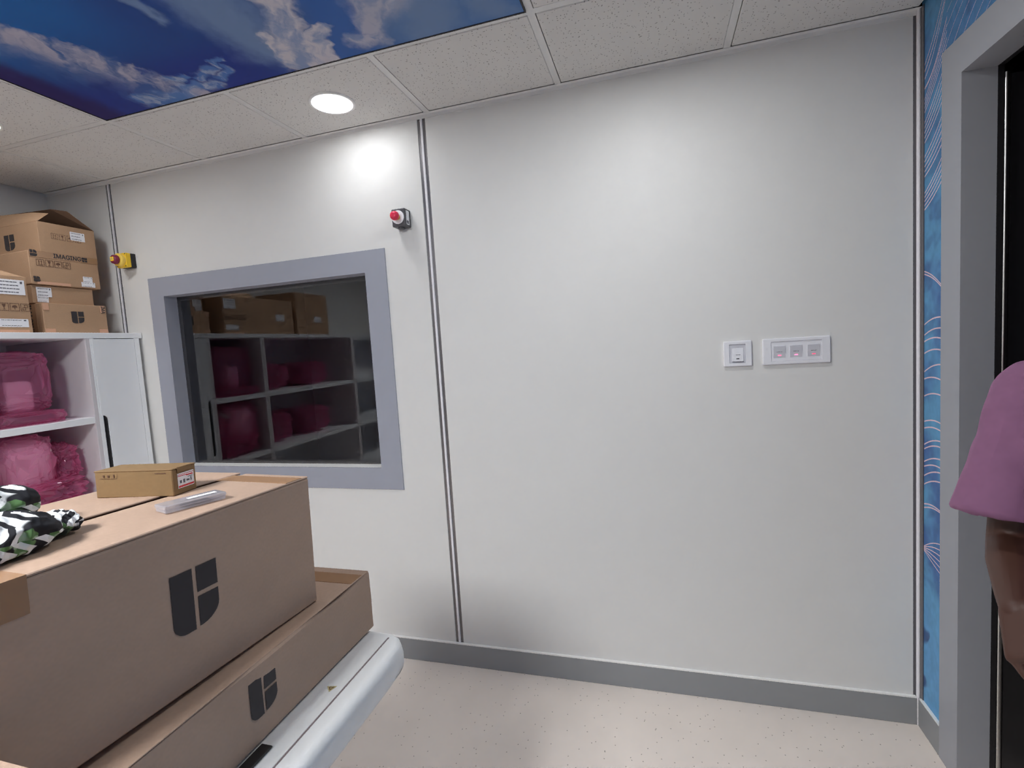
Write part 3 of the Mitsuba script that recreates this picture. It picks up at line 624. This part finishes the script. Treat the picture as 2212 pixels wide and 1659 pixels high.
# cartons stacked on the cabinet top
def simple_carton(name, lab, lo, hi, seed, mat='m_kraft_dark', group='cartons on the cabinet top'):
    t = thing(name, lab, 'carton', group)
    m = cbox(lo, hi, .003).subdivide_to_size(.06); v = m.vertices
    v = v + .003 * (meshkit.fbm(v * 7 + seed, 3, seed)[:, None] - .5) * np.array([[1, 1, .4]])
    obj('body', trimesh.Trimesh(v, m.faces, process=False), mat, t, smooth=25)
    return t
Z0 = CT + .0032
A_ = simple_carton('stacked_carton', 'carton with a dark emblem on its front, lowest of the stack by the back wall', (-3.20, 1.645, Z0), (-2.755, 1.928, 1.812), 2)
obj('logo', on_face(sa.translate(logo(.055, .058), 1.762, 1.718), FX((-2.7535, 0, 0)), .0005), 'm_ink', A_, label='dark printed emblem')
for y0, z0, z1, w in ((1.646, Z0 + .004, Z0 + .022, .040), (1.884, Z0 + .004, Z0 + .022, .04), (1.646, 1.778, 1.811, .024), (1.898, 1.776, 1.811, .022)):
    obj('tape', box((-2.756, y0, z0), (-2.7525, y0 + w, z1)), 'm_tape_pale', A_, label='pale tape end')
obj('tape', box((-2.95, 1.6432, Z0 + .01), (-2.80, 1.6455, 1.81)), 'm_tape', A_, label='printed packing tape')
lettering('IMAGING', .030, frame((-2.857, 1.6428, 1.808), (0, 0, -1), (1, 0, 0)), A_, 'm_ink', squash=.75)
lettering('IMA', .017, frame((-2.7520, 1.902, 1.809), (0, 0, -1), (0, 1, 0)), A_, 'm_ink', squash=.8)
G_ = simple_carton('stacked_carton', 'shaded carton with two white labels, set back above the emblem carton', (-3.21, 1.640, 1.813), (-2.80, 1.905, 1.900), 4)
address_label(G_, FX((-2.7978, 1.655, 1.845)), .062, .045, 3, seed=1)
address_label(G_, FX((-2.7978, 1.655, 1.819)), .046, .025, 2, seed=2)
C_ = simple_carton('stacked_carton', 'carton with IMAGING tape across its top edge, third in the stack', (-3.22, 1.637, 1.9015), (-2.79, 1.940, 2.058), 6)
obj('logo', on_face(sa.translate(logo(.085, .095), -3.17, 1.935), FY((0, 1.6348, 0)), .0005), 'm_ink', C_, label='dark printed emblem')
obj('tape', cat_([box((-2.7925, 1.64, 2.03), (-2.7878, 1.938, 2.0595)), box((-2.90, 1.64, 2.057), (-2.788, 1.938, 2.0598))]), 'm_tape', C_, label='printed packing tape')
lettering('IMAGING', .020, FX((-2.7876, 1.738, 2.036)), C_, 'm_ink', squash=.95)
obj('logo', on_face(sa.rotate(logo(.030, .028), 90, origin=(0, 0)), FX((-2.7876, 1.672, 2.033)), .0005), 'm_ink', C_, label='dark tape emblem')
obj('logo', on_face(sa.rotate(logo(.024, .026), 90, origin=(0, 0)), FX((-2.7876, 1.672, 1.915)), .0005), 'm_ink', C_, label='dark tape emblem')
obj('logo', on_face(sa.rotate(logo(.022, .026), -90, origin=(0, 0)), FX((-2.7876, 1.862, 2.056)), .0005), 'm_ink', C_, label='dark tape emblem')
obj('pictogram', on_face(icons(4, .032, .005, 0), FX((-2.7882, 1.665, 1.990)), .0004), 'm_ink_brown', C_)
address_label(C_, FX((-2.788, 1.858, 1.930)), .044, .030, 2, seed=3)
address_label(C_, FX((-2.788, 1.848, 1.908)), .064, .024, 2, seed=4)
obj('tape', box((-2.7905, 1.66, 1.904), (-2.7885, 1.80, 1.917)), 'm_tape_pale', C_, label='pale tape end')
# the open carton on top
E_ = thing('open_carton', 'open carton with raised flaps, on top of the stack by the back wall', 'carton', 'cartons on the cabinet top')
e0, e1, f0, f1, z0, z1 = -3.225, -2.79, 1.690, 1.940, 2.0605, 2.203
th = .004
obj('wall_panel', cbox((e1 - th, f0, z0), (e1, f1, z1), .001), 'm_kraft_dark', E_)
obj('wall_panel', cbox((e0, f0, z0), (e0 + th, f1, z1), .001), 'm_kraft_dark', E_)
obj('wall_panel', cbox((e0, f0, z0), (e1, f0 + th, z1), .001), 'm_kraft_dark', E_)
obj('wall_panel', cbox((e0, f1 - th, z0), (e1, f1, z1), .001), 'm_kraft_dark', E_)
obj('base', box((e0, f0, z0), (e1, f1, z0 + th)), 'm_kraft_dark', E_)
def flap(pts, nrm): 
    p = np.array(pts, float); return hull(np.vstack([p, p + np.array(nrm) * th]))
obj('flap', flap([(e0, f0, z1), (e1, f0, z1), (e1 - .015, f0 + .06, z1 + .050), (e1 - .11, f0 + .055, z1 + .066), (e0 + .03, f0 + .03, z1 + .075)], (0, 1, 0)), 'm_kraft_dark', E_, label='raised flap')
obj('flap', flap([(e0, f1, z1), (e1, f1, z1), (e1 - .045, f1 - .085, z1 + .088), (e1 - .10, f1 - .12, z1 + .098), (e0 + .03, f1 - .15, z1 + .10)], (0, -.5, -.5)), 'm_kraft_inside', E_, label='dark raised flap leaning over the opening')
obj('flap', flap([(e0, f0, z1), (e0, f1, z1), (e0 + .02, f1 - .02, z1 + .10), (e0 + .02, f0 + .02, z1 + .10)], (1, 0, 0)), 'm_kraft_dark', E_, label='raised flap')
obj('logo', on_face(sa.translate(logo(.070, .075), -3.03, 2.085), FY((0, f0 - .0006, 0)), .0005), 'm_ink', E_, label='dark printed emblem')
obj('pictogram', on_face(icons(4, .028, .006, 0), FX((e1 + .0002, 1.742, 2.128)), .0004), 'm_ink_brown', E_)
address_label(E_, FX((e1 + .0002, 1.825, 2.137)), .066, .042, 3, seed=5)
# carton in front of the stack, at the frame's left edge
B_ = simple_carton('front_carton', 'carton with two white labels on its front, left of the stack on the cabinet top', (-3.16, 1.28, Z0), (-2.715, 1.575, 1.915), 8)
obj('flap', flap([(-2.716, 1.285, 1.914), (-2.716, 1.572, 1.914), (-2.76, 1.5, 1.945), (-2.76, 1.285, 1.955)], (0, 0, .6)), 'm_kraft_dark', B_, label='loose top flap')
address_label(B_, FX((-2.7138, 1.465, 1.835)), .098, .066, 4, seed=6)
address_label(B_, FX((-2.7138, 1.455, 1.692)), .105, .036, 2, seed=7)
obj('pictogram', on_face(icons(5, .034, .004, 3), FX((-2.7138, 1.386, 1.763)), .0004), 'm_ink_brown', B_)
obj('tape', box((-2.7155, 1.40, Z0), (-2.7135, 1.56, Z0 + .012)), 'm_tape_pale', B_, label='pale tape end')
for i, (y0, y1, h, lab) in enumerate(((.86, 1.26, .26, 'carton with a white label on the cabinet top, beside the front carton'), (.42, .82, .34, 'carton on the cabinet top near its middle'))):
    t = simple_carton('stacked_carton', lab, (-3.15, y0, Z0), (-2.76, y1, Z0 + h), 20 + i)
    address_label(t, FX((-2.7585, y0 + .1, Z0 + .1)), .09, .05, 3, seed=9 + i)

# ------------------------------------------------------------------ wall devices
def plate_mesh(x0, x1, z0, z1, t=.010):
    a = cbox((x0, D - t, z0), (x1, D, z1), .004)
    return a
s1 = thing('switch', 'single white rocker switch plate, left of the triple switch', 'light switch')
x0, x1, z0, z1 = .246, .344, 1.3395, 1.4345
def ring_plate(x0, x1, z0, z1, a0, a1, c0, c1, t=.011): return man(to_man(rbox((x0, D - t, z0), (x1, D + .003, z1), .0035, 3)) - to_man(box((a0, D - t - .01, c0), (a1, D - t + .006, c1))))
obj('plate', ring_plate(x0, x1, z0, z1, .266, .322, 1.352, 1.423), 'm_switch', s1, smooth=25)
obj('insert', cbox((.2662, D - .0075, 1.3522), (.3218, D - .0025, 1.4228), .001), 'm_rocker', s1)
def rocker(par, xa, xb, za, zb, pressed=False, led=None):
    v = np.array([(xa, D - .0065, za), (xb, D - .0065, za), (xb, D - .0065, zb), (xa, D - .0065, zb)])
    lo_, hi_ = (.013, .0085) if pressed else (.0085, .0115)
    w = np.array([(xa + .0005, D - lo_, za + .0008), (xb - .0005, D - lo_, za + .0008), (xb - .0005, D - hi_, zb - .0008), (xa + .0005, D - hi_, zb - .0008)])
    k = obj('rocker', hull(np.vstack([v, w])), 'm_switch' if pressed else 'm_rocker', par)
    xm = (xa + xb) / 2
    sl_ = lambda z: D - (lo_ + (hi_ - lo_) * (z - za) / (zb - za)) - .0003
    zz = za + (zb - za) * .50
    obj('legend', box((xm - .009, sl_(zz), zz - .0008), (xm + .009, sl_(zz) + .001, zz + .0008)), 'm_label_ink', k)
    zz = za + (zb - za) * .21
    m = obj('indicator', cbox((xm - .0055, sl_(zz) - .0004, zz - .0016), (xm + .0055, sl_(zz) + .001, zz + .0016), .0005), 'm_black' if led is None else 'm_led', k, label='black slot' if led is None else 'red indicator light')
    if led: scene[m]['emitter'] = {'type': 'area', 'radiance': rgb((led, led * .06, led * .12))}
rocker(s1, .2745, .3145, 1.3575, 1.4085, True)
obj('rocker_edge', box((.2750, D - .0128, 1.3570), (.3140, D - .007, 1.3592)), 'm_label_ink', s1)
s2 = thing('switch', 'wide white switch plate with three rockers and red indicator lights', 'light switch')
x0, x1, z0, z1 = .380, .601, 1.3395, 1.4355
obj('plate', ring_plate(x0, x1, z0, z1, .408, .573, 1.352, 1.424), 'm_switch', s2, smooth=25)
obj('insert', cbox((.4082, D - .0075, 1.3522), (.5728, D - .0025, 1.4238), .001), 'm_switch', s2)
for xa, led in ((.4155, 5.0), (.4700, 8.0), (.5270, 2.2)): rocker(s2, xa, xa + .0405, 1.3640, 1.4080, False, led)

def mush(M, r0, r1, h0, h1):
    """A mushroom button lathed about its axis."""
    return lathe([(0, 0), (r0, 0), (r0, h0), (r1 * .92, h0 + .001), (r1, h0 + .005), (r1 * .97, h0 + .010), (r1 * .8, h1 - .003), (r1 * .45, h1 - .0004), (0, h1)], 32, M)
def MY(x, z, y): return frame((x, y, z), (1, 0, 0), (0, 0, 1)) @ np.eye(4)
e1_ = thing('emergency_button', 'red mushroom emergency button on a small dark grey box above the window corner', 'push button')
bx0, bx1, bz0, bz1, bd = -1.078, -1.014, 2.016, 2.092, .052
obj('housing', rbox((bx0, D - bd, bz0), (bx1, D + .004, bz1), .005), 'm_box_grey', e1_, smooth=30)
cx, cz = (bx0 + bx1) / 2 - .001, (bz0 + bz1) / 2 + .001
obj('collar', lathe([(0, 0), (.029, 0), (.029, .002), (.0275, .003), (.013, .0042), (0, .0042)], 36, MY(cx, cz, D - bd)), 'm_label', e1_, smooth=35, label='white round label plate')
obj('neck', lathe([(0, .003), (.012, .003), (.0125, .012), (.010, .022), (0, .022)], 28, MY(cx, cz, D - bd)), 'm_brass', e1_, smooth=35, label='brass-coloured neck')
obj('button', lathe([(0, .020), (.014, .020), (.0185, .024), (.0195, .030), (.018, .038), (.014, .042), (.007, .0438), (0, .044)], 32, MY(cx, cz, D - bd)), 'm_estop_red', e1_, smooth=60, label='red mushroom head')
obj('label', box((bx1 - .0005, D - bd + .012, bz0 + .008), (bx1 + .0005, D - .014, bz1 - .008)), 'm_label', e1_, label='white side label')
obj('print', box((bx1 + .0003, D - bd + .015, bz0 + .012), (bx1 + .0008, D - .020, bz0 + .026)), 'm_label_ink', e1_)
obj('cable_gland', lathe([(0, 0), (.015, 0), (.015, -.006), (.012, -.009), (0, -.009)], 24, trimesh.transformations.translation_matrix((cx, D - bd / 2, bz0 + .001))), 'm_box_grey', e1_, smooth=35)
e2_ = thing('emergency_button', 'yellow and black emergency stop box on the back wall beside the left joint strip', 'push button')
bx0, bx1, bz0, bz1, bd = -2.712, -2.640, 2.010, 2.084, .052
obj('housing', rbox((bx0, D - .026, bz0), (bx1, D + .004, bz1), .005), 'm_black', e2_, smooth=30, label='black rear housing')
obj('cover', rbox((bx0, D - bd, bz0 + .0005), (bx1, D - .0255, bz1 - .0005), .004), 'm_yellow', e2_, smooth=30, label='yellow cover')
cx, cz = (bx0 + bx1) / 2, (bz0 + bz1) / 2
obj('shroud', lathe([(.020, 0), (.034, 0), (.034, .016), (.030, .021), (.021, .021), (.020, .010), (.020, 0)], 36, MY(cx, cz, D - bd)), 'm_yellow_pale', e2_, smooth=35, label='raised yellow shroud ring')
obj('button', lathe([(0, 0), (.013, 0), (.013, .018), (.022, .022), (.024, .028), (.022, .040), (.013, .0445), (0, .045)], 32, MY(cx, cz, D - bd)), 'm_estop_dark_red', e2_, smooth=60, label='dark red button')
obj('key_plate', cbox((cx - .011, D - bd - .0475, cz - .010), (cx + .011, D - bd - .0435, cz + .011), .001), 'm_yellow', e2_, label='square yellow marker on the button')
obj('marking', box((cx - .005, D - bd - .048, cz - .005), (cx + .005, D - bd - .0473, cz + .006)), 'm_sticker', e2_)
for sx in (-1, 1):
    for sz in (-1, 1):
        obj('screw', lathe([(0, 0), (.003, 0), (.003, .001), (0, .001)], 12, MY(cx + sx * .030, cz + sz * .031, D - bd)), 'm_box_grey', e2_)

# ------------------------------------------------------------------ the person in the doorway
PO, PR, PF = np.array([.975, 1.290, 0]), np.array([-.866, .5, 0]), np.array([-.5, -.866, 0])
def PL(r, f, z, rad): p = PO + r * PR + f * PF; return (p[0], p[1], z, rad)
prin('m_skin', lin(72, 46, 37), 0.5, specular=0.4)
prin('m_lip', lin(112, 62, 54), 0.5)
prin('m_hair', lin(24, 20, 20), 0.6)
prin('m_eye', lin(226, 220, 214), 0.2)
def shirt_fn(p, n, uv): return mi.Color3f(lin(126, 84, 114)) * (0.93 + .12 * fbm(p.x * 60, p.y * 60, p.z * 60, 2))
prin('m_shirt', proc(shirt_fn), 0.85, sheen=0.3)
def jean_fn(p, n, uv):
    return mix(mi.Color3f(lin(58, 66, 88)), mi.Color3f(lin(112, 122, 142)), smoothstep(.35, .7, fbm(p.x * 16, p.y * 16, p.z * 9, 4))) * (.9 + .2 * noise(p.x * 500, p.y * 500, p.z * 350))
prin('m_jeans', proc(jean_fn), 0.85)
prin('m_shoe', lin(225, 224, 222), 0.5)
prin('m_sole', lin(60, 60, 62), 0.7)
pe = thing('person', 'person in a pink T-shirt and blue jeans standing in the doorway, right arm bent forward', 'person')
SH, EL, WR, KN = np.array([.808, 1.391, 1.285]), np.array([.764, 1.372, .945]), np.array([.648, 1.140, .902]), np.array([.632, 1.076, .868])
def arm(sh, el, wr): 
    m1 = sh + (el - sh) * .5; m2 = el + (wr - el) * .3; m3_ = el + (wr - el) * .75
    return chain([(*sh, .056), (*m1, .048), (*el, .041), (*m2, .043), (*m3_, .033), (*wr, .026)])
def hand(wr, kn, side, curl):
    """Palm, four fingers and a thumb; side points to the thumb, curl is the palm side."""
    d = kn - wr; d /= np.linalg.norm(d); s = side - d * (side @ d); s /= np.linalg.norm(s); c = np.cross(d, s); c = c if c @ curl > 0 else -c
    kc = wr + d * .088; parts = []
    corners = [(*(wr + s * o), .019) for o in (-.010, .012)] + [(*(kc + s * o), .0125) for o in (-.031, .031)]
    parts.append(m3.Manifold.batch_hull([m3.Manifold.sphere(r, 20).translate((x, y, z)) for x, y, z, r in corners]))
    for k, (o, l) in enumerate(((.030, .92), (.010, 1.0), (-.011, .95), (-.031, .76))):
        b = kc + s * o; p = [b - d * .02, b]
        ang = .35
        q = b
        for seg, (ln, bend) in enumerate(((.042, .75), (.026, .85), (.020, .55))):
            ang += bend * .9 if seg else bend * .6
            q = q + l * ln * (math.cos(ang) * d + math.sin(ang) * c); p.append(q)
        parts.append(chain([(*x, r) for x, r in zip(p, (.0095, .0098, .0090, .0082, .0070))], 14))
    b = wr + d * .026 + s * .020
    p = [b, b + d * .026 + s * .022 + c * .010, b + d * .055 + s * .026 + c * .022, b + d * .078 + s * .019 + c * .030]
    parts.append(chain([(*x, r) for x, r in zip(p, (.014, .0115, .0100, .0082))], 14))
    return m3.Manifold.batch_boolean(parts, m3.OpType.Add)
SH2, EL2, WR2 = (np.array(PL(*q, 0)[:3]) for q in ((-.19, 0, 1.29), (-.245, -.035, 1.01), (-.25, .05, .785)))
KN2 = WR2 + np.array([0, 0, -.085]) + .012 * PF
def legs(rr, off=0):
    out = []
    for s in (1, -1):
        out.append(chain([PL(s * .085, -.005, .86, .100 * rr + off), PL(s * .092, .012, .66, .080 * rr + off), PL(s * .095, .016, .47, .058 * rr + off), PL(s * .10, -.012, .33, .056 * rr + off), PL(s * .105, -.015, .10, .040 * rr + off)]))
    return out
trunk = m3.Manifold.batch_hull([m3.Manifold.sphere(r, 24).translate((x, y, z)) for x, y, z, r in (PL(.10, 0, .90, .085), PL(-.10, 0, .90, .085), PL(.085, .01, 1.06, .085), PL(-.085, .01, 1.06, .085))]) + \
        m3.Manifold.batch_hull([m3.Manifold.sphere(r, 24).translate((x, y, z)) for x, y, z, r in (PL(.085, .01, 1.06, .085), PL(-.085, .01, 1.06, .085), PL(.10, .015, 1.22, .09), PL(-.10, .015, 1.22, .09), PL(.13, -.01, 1.315, .05), PL(-.13, -.01, 1.315, .05), PL(0, -.01, 1.37, .05))])
HC = np.array(PL(0, .025, 1.545, 0)[:3])
neck = chain([PL(0, -.01, 1.33, .058), PL(0, .005, 1.45, .052), PL(0, .02, 1.53, .06)])
head = m3.Manifold.batch_hull([m3.Manifold.sphere(r, 28).translate((x, y, z)) for x, y, z, r in (PL(0, .01, 1.575, .084), PL(0, -.025, 1.57, .078), PL(0, .045, 1.555, .060), PL(.025, .06, 1.485, .030), PL(-.025, .06, 1.485, .030), PL(0, .078, 1.462, .022))])
nose = chain([PL(0, .100, 1.555, .008), PL(0, .122, 1.522, .012)]) + chain([PL(.010, .112, 1.517, .009), PL(-.010, .112, 1.517, .009)])
brow = chain([PL(.038, .090, 1.568, .009), PL(.012, .101, 1.566, .009), PL(-.012, .101, 1.566, .009), PL(-.038, .090, 1.568, .009)])
ears = [m3.Manifold.batch_hull([m3.Manifold.sphere(r, 14).translate((x, y, z)) for x, y, z, r in (PL(s * .083, -.005, 1.565, .012), PL(s * .080, -.002, 1.530, .009), PL(s * .089, -.016, 1.562, .009))]) for s in (1, -1)]
feet = [chain([PL(s * .11, -.02, .075, .038), PL(s * .115, .09, .048, .034), PL(s * .12, .15, .04, .028)]) for s in (1, -1)]
body = m3.Manifold.batch_boolean([trunk, neck, head, nose, brow, *ears, *legs(.92), *feet, arm(SH, EL, WR), arm(SH2, EL2, WR2), hand(WR, KN, -PR * .75 + np.array([0, 0, .65]), -PR + np.array([0, 0, -.6])), hand(WR2, KN2, PF, -PR * -1.0)], m3.OpType.Add)
obj('body', soft(body, .008, 10), 'm_skin', pe, smooth=True)
for s in (1, -1):
    ek = obj('eye', man(m3.Manifold.sphere(.0095, 24).translate(PL(s * .032, .0925, 1.548, 0)[:3])), 'm_eye', pe, smooth=True)
    obj('iris', man(m3.Manifold.sphere(.0055, 20).translate(PL(s * .032, .0980, 1.548, 0)[:3])), 'm_hair', ek, smooth=True)
obj('lips', man(chain([PL(.022, .0945, 1.489, .0035), PL(.008, .1035, 1.491, .0055), PL(-.008, .1035, 1.491, .0055), PL(-.022, .0945, 1.489, .0035)], 14)), 'm_lip', pe, smooth=True)
hair = m3.Manifold.batch_hull([m3.Manifold.sphere(r, 28).translate((x, y, z)) for x, y, z, r in (PL(0, .012, 1.592, .086), PL(0, -.03, 1.575, .085), PL(0, -.035, 1.53, .07), PL(0, .035, 1.60, .066))])
cutp = np.array(PL(0, .045, 1.60, 0)[:3])
face_cut = m3.Manifold.batch_hull([m3.Manifold.sphere(.01, 8).translate(PL(a, b, c, 0)[:3]) for a in (-.2, .2) for b, c in ((.062, 1.625), (.0, 1.545), (-.04, 1.50), (.3, 1.66), (.3, 1.3), (-.04, 1.3))])
obj('hair', soft(hair - face_cut, .008, 4), 'm_hair', pe, smooth=40, label='short dark hair')
# T-shirt with wide sleeves
def sleeve(sh, axis_end, r0, r1):
    ax = axis_end - sh; ln = np.linalg.norm(ax); ax /= ln
    outer = chain([(*(sh - ax * .01), r0), (*(sh + ax * ln * .45), (r0 + r1) / 2 + .002), (*(sh + ax * (ln + .08)), r1 + .010)], 28)
    inner = chain([(*(sh + ax * ln * .55), r1 - .022), (*(sh + ax * (ln + .2)), r1 + .006)], 28)
    keep = to_man(move(box((-.5, -.5, -1), (.5, .5, 0)), frame(axis_end, np.cross(ax, [.3, .5, .1]), np.cross(ax, np.cross(ax, [.3, .5, .1])))))
    fl = frame(axis_end, np.cross(ax, [.3, .5, .1]), np.cross(ax, np.cross(ax, [.3, .5, .1])))
    side = fl[:3, 2] @ ax
    if side < 0: keep = to_man(move(box((-.5, -.5, 0), (.5, .5, 1)), fl))
    return (outer ^ keep) - inner
tee = [m3.Manifold.batch_hull([m3.Manifold.sphere(r, 28).translate((x, y, z)) for x, y, z, r in (PL(.105, .0, .86, .105), PL(-.105, .0, .86, .105), PL(.11, .016, 1.20, .116), PL(-.11, .016, 1.20, .116), PL(.145, .002, 1.31, .062), PL(-.145, .002, 1.31, .062), PL(0, -.012, 1.365, .058))]),
       sleeve(SH + np.array([.004, -.004, .012]), np.array([.724, 1.333, 1.018]), .066, .078), sleeve(SH2, SH2 + (EL2 - SH2) * .82, .068, .082)]
teeb = m3.Manifold.batch_boolean(tee, m3.OpType.Add) - to_man(box((-1, -1, .0), (3, 3, .80))) - chain([PL(0, .0, 1.40, .066), PL(0, .03, 1.52, .075)])
def fold(t, seed, amp):
    t.vertices += t.vertex_normals * (amp * (meshkit.fbm(t.vertices * np.array([9, 9, 5.5]) + seed, 3, seed) - .5))[:, None]; return t
obj('t_shirt', fold(soft(teeb, .010, 5), 5, .042), 'm_shirt', pe, smooth=50, label='pink short-sleeved T-shirt')
jb = m3.Manifold.batch_boolean([m3.Manifold.batch_hull([m3.Manifold.sphere(r, 24).translate((x, y, z)) for x, y, z, r in (PL(.085, 0, .95, .090), PL(-.085, 0, .95, .090), PL(.088, -.005, .84, .105), PL(-.088, -.005, .84, .105))]), *legs(1.06, .012)], m3.OpType.Add) - to_man(box((-1, -1, -.5), (3, 3, .075)))
obj('jeans', fold(soft(jb, .014, 5), 9, .022), 'm_jeans', pe, smooth=50, label='faded blue jeans')
for s in (1, -1):
    sh_ = chain([PL(s * .11, -.04, .062, .046), PL(s * .115, .06, .058, .046), PL(s * .12, .155, .045, .040)], 24)
    k = obj('shoe', soft(sh_ - to_man(box((-1, -1, -.5), (3, 3, .018))), .012, 3), 'm_shoe', pe, smooth=50, label='white shoe')
    so = m3.Manifold.batch_hull([m3.Manifold.cylinder(.020, .047, .047, 24).translate(PL(s * .11, -.04, .001, 0)[:3]), m3.Manifold.cylinder(.020, .042, .042, 24).translate(PL(s * .12, .158, .001, 0)[:3])])
    obj('sole', man(so), 'm_sole', k, smooth=40)
